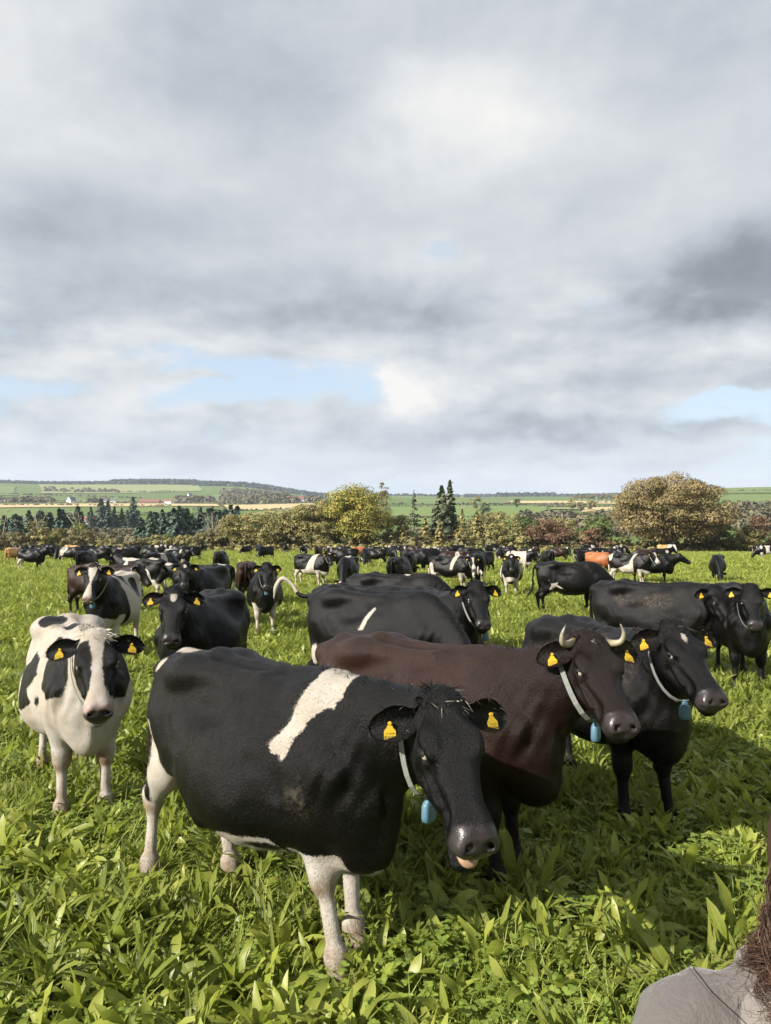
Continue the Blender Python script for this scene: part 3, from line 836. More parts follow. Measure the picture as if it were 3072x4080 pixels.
# ---------------------------------------------------------------- the hedge line at the foot of the pasture
ORD = ['first', 'second', 'third', 'fourth', 'fifth', 'sixth', 'seventh', 'eighth', 'ninth', 'tenth', 'eleventh', 'twelfth', 'thirteenth', 'fourteenth', 'fifteenth', 'sixteenth', 'seventeenth', 'eighteenth', 'nineteenth', 'twentieth']
broadleaf('beech_tree', 'huge spreading tan beech tree at the right end of the hedge', 'tree', 49.6, 128, 21.5, 13.9, 'beech', 42000, .27, 11, 'broad', 260, 1.2, .55, nl=40, fork=2.4, d=17)
broadleaf('round_tree', 'big round yellow-green tree in the middle of the hedge', 'tree', -5.4, 134, 12.6, 12.0, 'yellow', 24000, .26, 21, 'round', 120, .8, .3, nl=22, d=11)
broadleaf('slender_tree', 'slender half-bare tree rising behind the round yellow-green tree', 'tree', -.6, 152, 4.4, 16.0, 'brown', 1700, .26, 33, 'tall', 34, 3.0, .16, PALEBARK, fork=5, nl=26)
conifer('scots_pine', 'tall ragged dark pine right of the round yellow-green tree', 10.6, 140, 12.6, 6.6, 'pine', 1, 22, None, .70, .12, .30, .06, 17)
conifer('scots_pine', 'taller forked dark pine with a thin leaning top', 12.4, 143, 14.0, 5.4, 'pine', 2, 20, None, .66, .26, .35, .08, 15)
conifer('thin_conifer', 'thin see-through conifer left of the two dark pines', 5.6, 146, 12.4, 3.4, 'pine', 4, 15, None, .42, .55, .25, .25, 6)
for i, (x, y, h, w, lab) in enumerate([(7.3, 136, 6.3, 3.6, 'short green larch just left of the dark pines'), (9.6, 133, 5.6, 3.0, 'small yellowing larch before the dark pines'), (3.2, 133, 4.6, 3.4, 'yellow young larch beside the round yellow-green tree'),
                                    (14.2, 137, 8.0, 4.6, 'tall yellow-brown larch right of the dark pines'), (16.6, 135, 7.6, 4.4, 'broad rusty larch, second right of the dark pines'), (18.6, 138, 7.2, 3.6, 'bare thin larch, third right of the dark pines')]):
    conifer('larch', lab, x, y, h, w, 'larch', 10+i, 15, 'larches in the hedge', .42, .2, .2, .05, 10, .1)
SHRUBS = [  # x, y, width, height, leaves, shape, words
    (-21.5, 137, 8.5, 7.2, 'olive', 'round', 'olive'), (-15.5, 139, 8.5, 8.2, 'olive', 'round', 'olive'), (-11.0, 138, 7.5, 9.2, 'olive', 'round', 'olive'), (-57, 136, 8, 4.6, 'brown', 'round', 'brown'), (-36.5, 137, 7.5, 3.2, 'olive', 'round', 'olive'), (-29, 137, 7, 4.6, 'brown', 'round', 'brown'), (18.8, 138, 6.5, 7.4, 'brown', 'round', 'brown'), (31.5, 137, 7, 6.4, 'olive', 'round', 'olive'), (57, 133, 7, 5.6, 'brown', 'round', 'brown'),
    (-66, 130, 9, 4.2, 'brown', 'mound', 'brown'), (-60, 133, 7, 4.8, 'olive', 'round', 'olive'), (-53.5, 131, 6.5, 4.4, 'brown', 'mound', 'brown'), (-48.5, 130, 5.5, 2.6, 'olive', 'mound', 'olive'),
    (-44.5, 133, 6.0, 3.0, 'brown', 'mound', 'brown'), (-39.5, 131, 5.0, 3.2, 'olive', 'mound', 'olive'), (-35.5, 132, 5.5, 3.0, 'olive', 'mound', 'olive'), (-31.4, 131, 5.0, 3.8, 'brown', 'mound', 'brown'),
    (-25.9, 133, 7.6, 6.9, 'olive', 'round', 'olive'), (-21.2, 131, 6.0, 4.6, 'olive', 'mound', 'olive'), (-18.0, 136, 6.5, 7.3, 'olive', 'round', 'olive'), (-14.0, 134, 7.2, 8.6, 'olive', 'mound', 'olive'), (-11.4, 131, 5.4, 5.2, 'olive', 'mound', 'olive'),
    (1.8, 139, 6, 7.0, 'brown', 'round', 'brown'), (21.2, 134, 6.6, 7.0, 'olive', 'round', 'olive'), (25.2, 135, 6.0, 6.4, 'green', 'round', 'green'), (23.4, 131, 4.6, 4.0, 'olive', 'mound', 'olive'),
    (28.8, 132, 8.6, 6.0, 'red', 'mound', 'red-leaved'), (33.8, 131, 5.4, 3.6, 'brown', 'mound', 'brown'), (38.2, 134, 6.5, 6.6, 'green', 'round', 'green'), (36.6, 130, 5.0, 4.2, 'red', 'mound', 'red-leaved'),
    (62.5, 129, 6.0, 4.6, 'olive', 'mound', 'olive'), (66.5, 131, 6.6, 6.6, 'red', 'round', 'red-leaved'), (71, 130, 7, 5.2, 'olive', 'mound', 'olive'), (60.5, 134, 5, 6.2, 'green', 'round', 'green')]
_cnt = {}
for i, (x, y, w, h, k, sh, wd) in enumerate(sorted(SHRUBS)):
    j = _cnt.get(wd, 0); _cnt[wd] = j+1
    w, h = w*1.18, h*1.06
    broadleaf('hedge_shrub', '%s %s shrub of the hedge counted from its left end' % (ORD[j], wd), 'shrub', x, y, w, h, k, int(600+w*h*60), .30, 300+i, sh, int(26+w*h*.5), .25, .09, nl=9, group='shrubs of the hedge')
# ivy-clad and bare trees of the left half
def bare_tree(label, x, y, h, w, seed, ivy_h, ivy='ivy', dens=900):
    rng = np.random.default_rng(seed)
    root = link('ivy_clad_tree', None, loc=(x, y, gz(x, y))); tag(root, label, 'tree')
    mb = MB()
    lean = rng.normal()*.9
    tops = []
    for i in range(4):
        a = rng.uniform(0, 6.28); e = np.array([lean*(.4+.6*rng.random())+math.cos(a)*w*.4, math.sin(a)*w*.4, h*rng.uniform(.72, 1.0)])
        m = np.array([e[0]*.25, e[1]*.25, h*.45])
        pts = spline([(0, 0, -.3), m*.6, m, e], 9); mb.tube(pts, np.linspace(.20, .04, 9), 6)
        for q in range(9):
            s = pts[rng.integers(4, 9)]; d_ = rng.normal(size=3)*[1, 1, .4]+[0, 0, .7]
            mb.tube([s, s+d_*.6, s+d_*1.5+[0, 0, .2]], [.035, .022, .01], 4)
        tops.append(pts)
    mb.build('trunk', PALEBARK, root)
    P = []
    for _ in range(dens):
        pts = tops[rng.integers(4)]; s = pts[rng.integers(0, 9)]
        if s[2] > ivy_h*h: s = pts[rng.integers(0, 4)]
        P.append(s+rng.normal(size=3)*[.55, .55, .5]*(1.35-s[2]/h))
    P = np.array(P); P[:, 2] = np.maximum(P[:, 2], .2)
    V, F, T = quads_from(P, rng.normal(size=P.shape)+[0, 0, .5], .3, rng, 1.0, rng.uniform(0, 1, len(P)))
    link('crown', mesh_data('crown', V, F, False, [LM[ivy]], {'tone': T}), root)
bare_tree('pale bare tree wrapped in yellow ivy, near the red-roofed house', -54.6, 133, 9.4, 5.5, 5, .62)
bare_tree('ivy-wrapped bare tree standing at the far left of the hedge', -62.5, 132, 7.6, 4, 6, .8, 'olive')
bare_tree('bare forked tree with bright ivy beside the spruce block', -30.8, 132, 7.8, 3.5, 7, .5)
bare_tree('twiggy bare tree in the hedge at the left picture edge', -69, 133, 8.5, 5, 8, .5, 'brown', 1400)
# plantation spruces in the valley
rng = np.random.default_rng(4)
for i in range(170):
    if i < 70: tt = rng.uniform(-.56, -.405); y = rng.uniform(195, 240); h = rng.uniform(13.2, 15.0)
    else:
        tt = rng.uniform(-.335, -.20); y = rng.uniform(195, 245); h = rng.uniform(12.6, 15.0) - max(0, (-.29-tt))*60
    conifer('spruce_tree', 'dark spruce packed in the plantation %s' % ('at the left picture edge behind the hedge' if i < 70 else 'left of the round yellow-green tree behind the hedge'), tt*y, y, h, h*.62, 'spruce', i % 5, 15, 'plantation spruces left edge' if i < 70 else 'plantation spruces centre left', .95)
for i, (tt, y, h) in enumerate([(-.398, 440, 15), (-.384, 450, 20), (-.375, 445, 18.5), (-.366, 455, 15), (-.356, 450, 14), (-.341, 452, 21), (-.349, 446, 13)]):
    conifer('spruce_tree', '%s spruce of the clump beside the red-roofed house, counted from the house' % ORD[i], tt*y, y, h, h*.5, 'spruce', i % 4, 15, 'spruces by the house', .95)
# lone trees out in the far fields
for i, (tt, y, h, w, k, lab) in enumerate([(.133, 700, 15, 13, 'green', 'lone round tree on the bright green far field'), (.122, 880, 17, 18, 'olive', 'olive tree behind the lone tree on the far field'), (.178, 900, 15, 10, 'spruce', 'dark far tree at the top of the green field'),
                                         (.252, 860, 14, 13, 'olive', 'far olive tree, leftmost of three below the right stubble'), (.264, 850, 11, 11, 'brown', 'far brown tree, middle of three below the right stubble'), (.278, 840, 13, 12, 'olive', 'far olive tree, rightmost of three below the right stubble'), (-.236, 760, 10, 8, 'brown', 'tiny lone tree at the front edge of the middle stubble field'), (.46, 640, 13, 15, 'green', 'dark round tree below the hill right of the beech')]):
    broadleaf('field_tree', lab, 'tree', tt*y, y, w, h, k if k != 'spruce' else 'green', 900, 1.5, 700+i, 'round', 26, 2.0, .3, nl=6)
for i in range(12):
    tt = .258+i*.0056; y = 1500
    broadleaf('avenue_tree', '%s tree of the ridge-top row left of the beech' % ORD[i], 'tree', tt*y+(i % 3)*2, y, 12+3*(i % 2), 15+2.5*math.sin(i*2.1), 'brown', 380, 2.2, 800+i, 'round', 14, 5.0, .45, nl=5, group='row of trees on the ridge')

# far woods and hedgerows that read as masses
def mass(name, label, cat, pts, k, kind, seed, up=1.0, size=.6):
    """a wood or hedge that reads as one mass: k leaf clumps for every tree"""
    rng = np.random.default_rng(seed); p = np.array(pts); n = len(p)
    z = ground(p[:, 0], p[:, 1]); tone = np.repeat(rng.uniform(0, 1, n), k)
    d = rng.normal(size=(n*k, 3)); d /= np.linalg.norm(d, axis=1)[:, None]; d[:, 2] = np.abs(d[:, 2])
    sz = np.repeat(p[:, 2], k)
    C = d*np.stack([sz*.62, sz*.62, sz*up], 1)*rng.uniform(.75, 1.05, (n*k, 1))+np.repeat(np.stack([p[:, 0], p[:, 1], z+.05*p[:, 2]], 1), k, 0)
    V, F, T = quads_from(C, d, 1.0, rng, 1.0, np.clip(tone*.7+rng.uniform(0, .3, n*k), 0, 1))
    V = (V.reshape(-1, 4, 3)-C[:, None])*(sz*size)[:, None, None]+C[:, None]
    o = link(name, mesh_data(name, V.reshape(-1, 3), F, False, [LM[kind]], {'tone': T})); tag(o, label, cat, kind='stuff')
def band(t0, t1, y0, y1, n, s0, s1, seed):
    rng = np.random.default_rng(seed)
    t = rng.uniform(t0, t1, n); y = rng.uniform(y0, y1, n)
    return [(a*b, b, rng.uniform(s0, s1)) for a, b in zip(t, y)]
def line(t0, y0, t1, y1, n, s0, s1, seed):
    rng = np.random.default_rng(seed); u = np.sort(rng.uniform(0, 1, n))
    return [((t0+(t1-t0)*q)*(y0+(y1-y0)*q), y0+(y1-y0)*q+rng.normal()*1.5, rng.uniform(s0, s1)) for q in u]
mass('far_forest', 'dark spruce forest along the crest of the left hill', 'forest', band(-.37, -.255, 3200, 3500, 420, 15, 20, 1)+band(-.26, -.19, 3050, 3400, 300, 13, 18, 2)+band(-.52, -.37, 3300, 3500, 300, 10, 14, 3), 16, 'farspruce', 41, 1.0, .8)
mass('far_forest', 'blue-dark forest along the skyline in the middle distance', 'forest', band(-.2, -.05, 3000, 4200, 520, 13, 18, 4)+band(-.05, .15, 3400, 4300, 420, 9, 13, 5)+band(.15, .228, 3000, 3600, 320, 15, 21, 6)+band(.22, .32, 3200, 3800, 200, 10, 14, 7), 16, 'farspruce', 42, 1.0, .8)
mass('far_wood', 'brown-grey woods between the far left fields', 'woodland', band(-.285, -.235, 1650, 1800, 90, 12, 20, 8)+band(-.53, -.45, 1350, 1650, 120, 9, 14, 9)+band(-.22, -.13, 1500, 2400, 320, 12, 20, 10)+band(-.19, -.12, 1400, 1500, 90, 9, 14, 11)+band(-.40, -.37, 1450, 1600, 24, 8, 13, 12)+band(-.46, -.36, 2300, 2600, 60, 9, 14, 13)+band(-.13, -.09, 1500, 1800, 40, 9, 14, 131), 24, 'farwood', 43, .8, .55)
mass('far_wood', 'dark woods behind the hedge in the middle and right', 'woodland', band(-.14, -.07, 420, 560, 90, 6, 10, 14)+band(.0, .12, 300, 420, 120, 5, 8, 15)+band(.18, .34, 420, 640, 300, 7, 11, 16)+band(.14, .22, 300, 400, 90, 5, 8, 17)+band(.44, .62, 430, 620, 220, 7, 11, 18)+band(.46, .62, 640, 720, 80, 8, 13, 19)+band(-.42, -.30, 330, 400, 120, 4, 6, 20)+band(-.20, -.12, 360, 520, 110, 5, 9, 201), 42, 'farwood', 44, .8, .40)
HL = []
for k, a in enumerate([(-.6, 1120, -.3, 1125), (-.6, 1345, -.28, 1345), (-.3, 1345, -.08, 1290), (-.6, 1600, -.3, 1610), (-.33, 1580, -.2, 1500), (-.6, 1990, -.33, 1990), (-.46, 2420, -.28, 2440), (-.22, 1700, -.11, 1690), (-.215, 920, -.085, 960), (-.215, 920, -.225, 1270), (-.09, 1280, -.05, 1700), (.0, 700, .23, 690), (.005, 1100, .08, 1085), (.08, 1090, .07, 700), (.1, 1150, .32, 1240), (.16, 1230, .28, 1020), (.2, 1050, .31, 1040), (.24, 850, .31, 845), (.42, 1210, .66, 1210), (.0, 1240, .18, 1240), (-.13, 2350, .0, 2340), (-.3, 1360, -.2, 1700), (-.2, 790, -.37, 790)]):
    Ld = math.hypot(a[0]*a[1]-a[2]*a[3], a[1]-a[3]); s = a[1]*.0019+.9
    HL += line(*a, int(min(170, Ld/(s*1.1))), s*.7, s*1.35, 60+k)
mass('far_hedgerows', 'thin dark hedgerows dividing the far fields', 'hedge', HL, 12, 'farwood', 45, .75, .8)
# undergrowth at the foot of the hedge
UG = []
rng = np.random.default_rng(77)
for x in np.arange(-82, 84, .42):
    for q in range(3):
        UG.append((x+rng.normal()*.4, 127.2+rng.uniform(0, 7)+1.2*math.sin(x*.11), rng.uniform(.5, 1.5)))
mass('hedge_undergrowth', 'low tangle of bramble and bracken along the foot of the hedge', 'undergrowth', UG, 22, 'olive', 46, .9, .42)
UG = [(x+rng.normal()*.4, 131+rng.uniform(0, 8), rng.uniform(1.2, 3.0)*(.72 if x < -28 else 1)) for x in np.arange(-82, 84, .5) for q in range(2)]
mass('hedge_thicket', 'brown-green thicket filling the hedge between its shrubs', 'undergrowth', UG, 30, 'brown', 47, 1.05, .32)

# ---------------------------------------------------------------- farm buildings far off, poles
WALLW = simple_mat('white_render', (.78, .76, .72), .8, .06, .5); SLATE = simple_mat('slate', (.13, .13, .14), .7, .2, .5); REDROOF = simple_mat('red_tin', (.20, .095, .075), .7, .2, .5); DKGLASS = simple_mat('dark_pane', (.03, .035, .04), .2, .1, 1); REDWALL = simple_mat('red_shed_wall', (.19, .115, .095), .8, .2, .5)
def house(name, label, tt, y, L_, W_, hw, hr, wall, roof, rot=0.0, windows=3, chimney=True):
    x = tt*y
    root = link(name, None, loc=(x, y, gz(x, y)-.3), rotz=rot); tag(root, label, 'building')
    mb = MB(); mb.box((0, 0, hw/2), (L_, W_, hw)); 
    for s in (-1, 1): mb.add([(s*L_/2, -W_/2, hw), (s*L_/2, W_/2, hw), (s*L_/2, 0, hw+hr*.97)], [(0, 1, 2) if s > 0 else (0, 2, 1)])
    mb.build('wall', wall, root, False)
    mb = MB(); e = .35; k = .22
    for s in (-1, 1):
        a = np.array([(-L_/2-e, s*(W_/2+e), hw-e*hr/(W_/2)), (L_/2+e, s*(W_/2+e), hw-e*hr/(W_/2)), (L_/2+e, 0, hw+hr), (-L_/2-e, 0, hw+hr)])
        V = np.concatenate([a, a+[0, 0, k]])
        mb.add(V, [(0, 1, 2, 3), (7, 6, 5, 4), (0, 4, 5, 1), (1, 5, 6, 2), (2, 6, 7, 3), (3, 7, 4, 0)])
    ro = mb.build('roof', roof, root, False)
    if chimney:
        mb = MB(); mb.box((L_*.38, 0, hw+hr+.5), (.9, .7, 1.6)); mb.build('chimney', wall, ro, False)
    for i in range(windows):
        mb = MB(); mb.box((-L_/2+L_*(i+.7)/(windows+.4), -W_/2-.03, hw*.58), (1.2, .12, 1.3)); mb.build('window', DKGLASS, root, False)
    mb = MB(); mb.box((L_*.02+.9, -W_/2-.03, 1.05), (1.1, .13, 2.1)); mb.build('door', DKGLASS, root, False)
house('farmhouse', 'red-roofed farmhouse beside the spruce clump at left', -.398, 470, 15, 8, 5.2, 3.2, WALLW, REDROOF, -.25)
house('barn', 'long low red barn at the far end of the left stubble field', -.318, 1290, 34, 18, 4.5, 4, REDWALL, REDROOF, .1, 2, False)
house('barn', 'small red-walled shed right of the long red barn', -.295, 1300, 20, 12, 5, 3, WALLW, REDROOF, -.2, 2, False)
house('cottage', 'tiny white gabled house at the far left, tallest gable', -.424, 1500, 15, 12, 5, 8, WALLW, SLATE, 1.2)
house('cottage', 'white farmhouse among grey trees on the far left slope', -.372, 1480, 22, 10, 5, 4, WALLW, SLATE, .2)
house('shed', 'long white shed below the far hill pasture', -.252, 1750, 34, 16, 6, 4, WALLW, WALLW, .2, 2, False)
house('cottage', 'white gable house above the long white shed', -.264, 2050, 14, 10, 7, 8, WALLW, SLATE, 1.1)
house('cottage', 'white house with dark roof at the wood edge, hill foot', -.180, 2000, 24, 12, 7, 6, WALLW, SLATE, .1)
house('farmhouse', 'white farm with red roof above the middle stubble field', -.122, 1480, 34, 14, 6, 6, WALLW, REDROOF, .25)
house('cottage', 'row-like white cottage right of the red-roofed farm', -.060, 1650, 32, 10, 6, 4, WALLW, SLATE, -.1)
house('cottage', 'white house among dark trees below the right hill', .505, 700, 12, 8, 4, 3, WALLW, SLATE, .1)
WOOD = simple_mat('pole_wood', (.24, .20, .16), .9, .3, 4); CERAM = simple_mat('insulator', (.45, .43, .40), .3, .1, 4)
def pole(label, x, y, h, two=False):
    root = link('utility_pole', None, loc=(x, y, gz(x, y)-.3)); tag(root, label, 'pole')
    for s in ((-1, 1) if two else (0,)):
        mb = MB(); mb.tube([(s*1.2, 0, 0), (s*1.2, 0, h)], [.16, .11], 8); mb.build('post', WOOD, root)
    mb = MB(); mb.box((0, .16, h-.35), (2.4 if not two else 4.5, .12, .14)); ca = mb.build('crossarm', WOOD, root, False)
    for s in (-1, 0, 1):
        mb = MB(); mb.tube([(s*1.05, .16, h-.28), (s*1.05, .16, h-.08)], [.07, .05], 6); mb.build('insulator', CERAM, ca)
pole('wooden power pole with a crossarm above the red-leaved shrubs', 34.6, 145, 8.4)
pole('twin-post power pole on the far skyline right of the pines', 41, 950, 22, True)
pole('tall thin pole in front of the far brown wood', -212, 1010, 30)
for s in (-1, 0, 1):
    a = np.array([34.6+s*1.05, 145.2, gz(34.6, 145)+8.05]); b = a+np.array([60, 70, -1.0])
    mb = MB(); mb.tube(spline([a, (a+b)/2-[0, 0, 1.2], b], 12), .018, 4); o = mb.build('power_line', simple_mat('cable', (.05, .05, .05), .5)); tag(o, '%s power line running right from the wooden pole' % ('left-hand', 'middle', 'right-hand')[s+1], 'cable', 'power lines')
HERD = [  # x, y, yaw, coat, marking seed, pose, label
    (-33.25, 66.0, 80, 'fawn', 0, 'graze', 'tan cow seen from behind at the far left of the herd'),
    (-24.45, 51.0, -4, 'black', 21, 'stand', 'black cow with white hind legs walking right at the far left'),
    (-46.79, 95.0, 0, 'black', 0, 'graze', 'black cow grazing beyond the white-legged one at far left'),
    (-42.47, 90.0, 12, 'black', 0, 'graze', 'plain black cow behind the white-legged one, second towards the hedge'),
    (-40.09, 88.0, -10, 'black', 0, 'graze', 'black cow grazing by the hedge ahead of the white-legged one'),
    (-30.23, 69.0, -92, 'black', 0, 'grazef', 'black cow grazing head-on right of the white-legged one'),
    (-37.29, 88.0, 5, 'fawn', 0, 'graze', 'tan cow standing side-on by the hedge at left'),
    (-32.35, 80.0, 20, 'black', 22, 'graze', 'black cow with white withers right of the side-on tan cow'),
    (-17.01, 42.0, 86, 'black', 0, 'graze', 'black cow seen from behind above the white-blazed cow'),
    (-7.84, 20.3, -8, 'brown', 0, 'low', 'dark brown cow with blue collar hidden behind the white-blazed cow'),
    (-33.27, 88.0, 175, 'black', 23, 'graze', 'black cow with white back spot by the hedge, left quarter'),
    (-24.82, 68.0, -80, 'black', 0, 'grazel', 'black cow grazing head-on with a yellow tag, left quarter'),
    (-25.78, 75.0, 178, 'black', 24, 'graze', 'black cow with white belly side-on, left quarter'),
    (-24.60, 76.0, 100, 'black', 25, 'graze', 'white-shouldered black cow right of the white-bellied one'),
    (-8.23, 25.0, 155, 'black', 26, 'stand', 'piebald cow with big white udder turned away at left'),
    (-10.98, 36.0, 60, 'black', 27, 'graze', 'piebald cow with a broad white band behind the white-uddered one'),
    (-14.12, 50.0, -8, 'black', 28, 'standr', 'piebald cow with white forehead walking right, left of centre'),
    (-26.66, 86.0, 0, 'black', 29, 'graze', 'black cow with white rump beyond the white-foreheaded walker'),
    (-20.58, 74.0, 170, 'black', 0, 'graze', 'black cow grazing just beyond the head of the white-foreheaded walker'),
    (-27.14, 93.0, 10, 'black', 30, 'graze', 'white-backed cow farthest behind the white-foreheaded walker'),
    (-5.31, 21.5, 172, 'black', 31, 'low', 'cow with white poll hidden behind the black side-on cow with forehead star'),
    (-8.46, 38.0, 95, 'black', 0, 'graze', 'black cow seen from behind, alone left of centre'),
    (-28.49, 116.0, -95, 'black', 32, 'stand', 'tiny piebald cow alone against the hedge, left of centre'),
    (-18.75, 100.0, -120, 'black', 33, 'graze', 'small black cow with white face near the hedge, left of centre'),
    (-18.09, 106.0, -60, 'black', 0, 'graze', 'farther of two black cows near the hedge left of centre'),
    (-12.09, 75.0, -128, 'black', 0, 'grazel', 'black cow grazing towards the left before the hedge, left of centre'),
    (-4.31, 23.0, 98, 'brown', 0, 'graze', 'dark brown cow seen from behind beside the white-socked cow'),
    (-15.78, 118.0, -100, 'black', 34, 'graze', 'tiny black cow with white flank near the hedge at centre'),
    (-9.73, 88.0, 82, 'black', 35, 'stand', 'white-striped cow seen from behind at centre'),
    (-3.25, 32.5, -35, 'black', 36, 'standr', 'piebald cow with white shoulder and legs facing the camera at centre'),
    (-7.25, 80.0, -100, 'brown', 0, 'stand', 'dark brown cow facing the camera behind the piebald centre cow'),
    (-6.90, 89.0, -80, 'black', 37, 'graze', 'piebald cow grazing right of the dark brown centre cow'),
    (-5.12, 90.0, 0, 'black', 0, 'graze', 'black cow side-on before the round yellow-green tree'),
    (-3.12, 86.0, 4, 'ginger', 0, 'graze', 'red cow side-on before the round yellow-green tree'),
    (-2.86, 52.0, 176, 'black', 0, 'graze', 'black cow grazing to the left below the red cow'),
    (-1.50, 56.0, -95, 'black', 38, 'grazef', 'black cow with white shoulder grazing head-on below the red cow'),
    (-1.44, 28.5, -100, 'black', 39, 'grazef', 'white-striped black cow grazing head-on in the centre'),
    (-0.71, 76.0, 2, 'black', 40, 'graze', 'black cow with white belly right of the red cow'),
    (0.57, 70.0, -70, 'black', 0, 'grazef', 'black cow with pale muzzle grazing head-on right of the white-bellied one'),
    (0.52, 27.5, 72, 'black', 0, 'graze', 'black cow seen from behind, nearer of a pair at centre'),
    (1.30, 40.0, 80, 'black', 0, 'graze', 'black cow seen from behind, farther of a pair at centre'),
    (1.84, 46.0, -22, 'black', 0, 'graze', 'black cow grazing to the right behind the black pair'),
    (3.72, 96.0, 170, 'brown', 0, 'graze', 'dark brown cow by the hedge right of centre'),
    (1.13, 106.0, 5, 'black', 41, 'graze', 'white-backed cow by the hedge, left of two at centre'),
    (2.54, 104.0, -5, 'black', 42, 'graze', 'white-backed cow by the hedge, right of two at centre'),
    (5.20, 84.0, 3, 'black', 43, 'graze', 'mostly white cow side-on with black patches right of centre'),
    (7.42, 95.0, -20, 'brown', 0, 'graze', 'dark brown cow ahead of the mostly white side-on cow'),
    (9.88, 100.0, -150, 'black', 0, 'graze', 'black cow grazing to the left near the hedge right of centre'),
    (8.12, 68.0, 3, 'black', 0, 'graze', 'black cow side-on, back showing above the brownish one'),
    (4.03, 43.0, 178, 'brown', 44, 'graze', 'brownish black cow side-on with white loin behind the white-faced cow'),
    (5.96, 45.0, -135, 'black', 0, 'grazel', 'horned black cow grazing head-on right of centre'),
    (14.31, 100.0, 0, 'black', 45, 'graze', 'white-shouldered cow behind the horned grazing one'),
    (11.16, 72.0, -86, 'black', 46, 'stand', 'black cow with white legs facing the camera behind the horned one'),
    (2.64, 30.0, -26, 'black', 47, 'standc', 'piebald cow with white blotched face and blue collar at centre'),
    (3.94, 32.0, 88, 'black', 48, 'graze', 'black cow with white hind legs seen from behind, right of the white-faced cow'),
    (4.56, 26.8, -100, 'black', 49, 'stand', 'black cow with white chest and legs walking towards the camera'),
    (8.67, 48.0, -42, 'black', 50, 'stand', 'mostly white cow with black head right of centre'),
    (11.97, 62.0, -60, 'black', 51, 'graze', 'black cow with white neck patch grazing beyond the mostly white one'),
    (16.25, 80.0, 92, 'brown', 52, 'graze', 'brown cow seen from behind with a white rump right of centre'),
    (11.38, 52.0, 100, 'black', 0, 'graze', 'black cow seen from behind above the black side-on cow with long tail'),
    (20.68, 84.0, -92, 'black', 53, 'grazef', 'black cow with white stripe grazing head-on before the red shrub'),
    (18.23, 68.0, 12, 'black', 54, 'graze', 'black cow with white rump left of the ginger cow'),
    (15.39, 57.0, -140, 'black', 0, 'grazel', 'black cow grazing to the left beside the ginger cow'),
    (13.54, 47.0, -48, 'ginger', 0, 'graze', 'ginger cow grazing to the right, right of centre'),
    (20.88, 72.0, 30, 'black', 55, 'graze', 'black cow with white shoulder beyond the ginger cow'),
    (21.61, 70.0, -60, 'black', 0, 'grazef', 'black cow grazing right of the ginger cow'),
    (26.89, 98.0, 0, 'black', 56, 'graze', 'piebald cow farthest behind the ginger cow'),
    (21.07, 60.0, 178, 'brown', 0, 'graze', 'brown cow seen side-on below the big beech'),
    (24.50, 66.0, -4, 'black', 57, 'stand', 'black cow with white shoulder spot below the big beech'),
    (38.36, 99.0, -82, 'black', 58, 'graze', 'mostly white cow head-on at the foot of the big beech'),
    (38.00, 101.0, 0, 'fawn', 0, 'graze', 'greyish tan cow at the foot of the big beech'),
    (11.24, 34.0, -38, 'black', 59, 'standr', 'piebald cow with white face and blue collar right of centre'),
    (12.64, 35.0, -22, 'black', 0, 'standp', 'black cow in profile beside the white-faced collared one'),
    (16.63, 37.0, -118, 'black', 0, 'grazel', 'black cow grazing alone on open grass at right'),
    (39.19, 76.0, 174, 'black', 60, 'graze', 'piebald cow grazing at the right picture edge by the hedge'),
    (51.13, 101.0, 0, 'black', 61, 'graze', 'black cow with white back behind the one at the right edge'),
    (-33.21, 72.0, 170, 'black', 0, 'graze', 'black cow grazing left behind the head of the white-legged one'),
    (-26.47, 62.0, -12, 'black', 70, 'graze', 'black cow with white flank below the side-on tan cow'),
    (-22.51, 58.0, 172, 'black', 0, 'graze', 'plain black cow grazing left above the dark brown collared one'),
    (-20.13, 57.0, 20, 'black', 71, 'graze', 'piebald cow grazing just behind the white-uddered one'),
    (-19.49, 62.0, 185, 'black', 0, 'graze', 'black cow behind the broad-banded piebald cow'),
    (-17.37, 66.0, -150, 'black', 72, 'grazel', 'piebald cow grazing to the left beyond the white-foreheaded walker'),
    (-4.72, 68.0, 10, 'black', 73, 'graze', 'piebald cow between the dark brown and the red cow at centre'),
    (-0.79, 60.0, 165, 'black', 0, 'graze', 'black cow grazing left in front of the white-bellied one'),
    (3.45, 60.0, 8, 'black', 0, 'graze', 'black cow side-on below the mostly white side-on cow'),
    (5.16, 66.0, -30, 'black', 74, 'graze', 'piebald cow grazing between the white side-on and horned cows'),
    (9.19, 84.0, 175, 'black', 0, 'graze', 'black cow by the hedge above the brownish side-on one'),
    (14.24, 86.0, -20, 'black', 75, 'graze', 'piebald cow by the hedge above the chest-white walker'),
    (16.74, 72.0, 160, 'brown', 0, 'graze', 'dark brown cow grazing left before the red-leaved shrub'),
    (27.25, 86.0, 12, 'black', 76, 'graze', 'piebald cow by the hedge right of the ginger cow'),
]
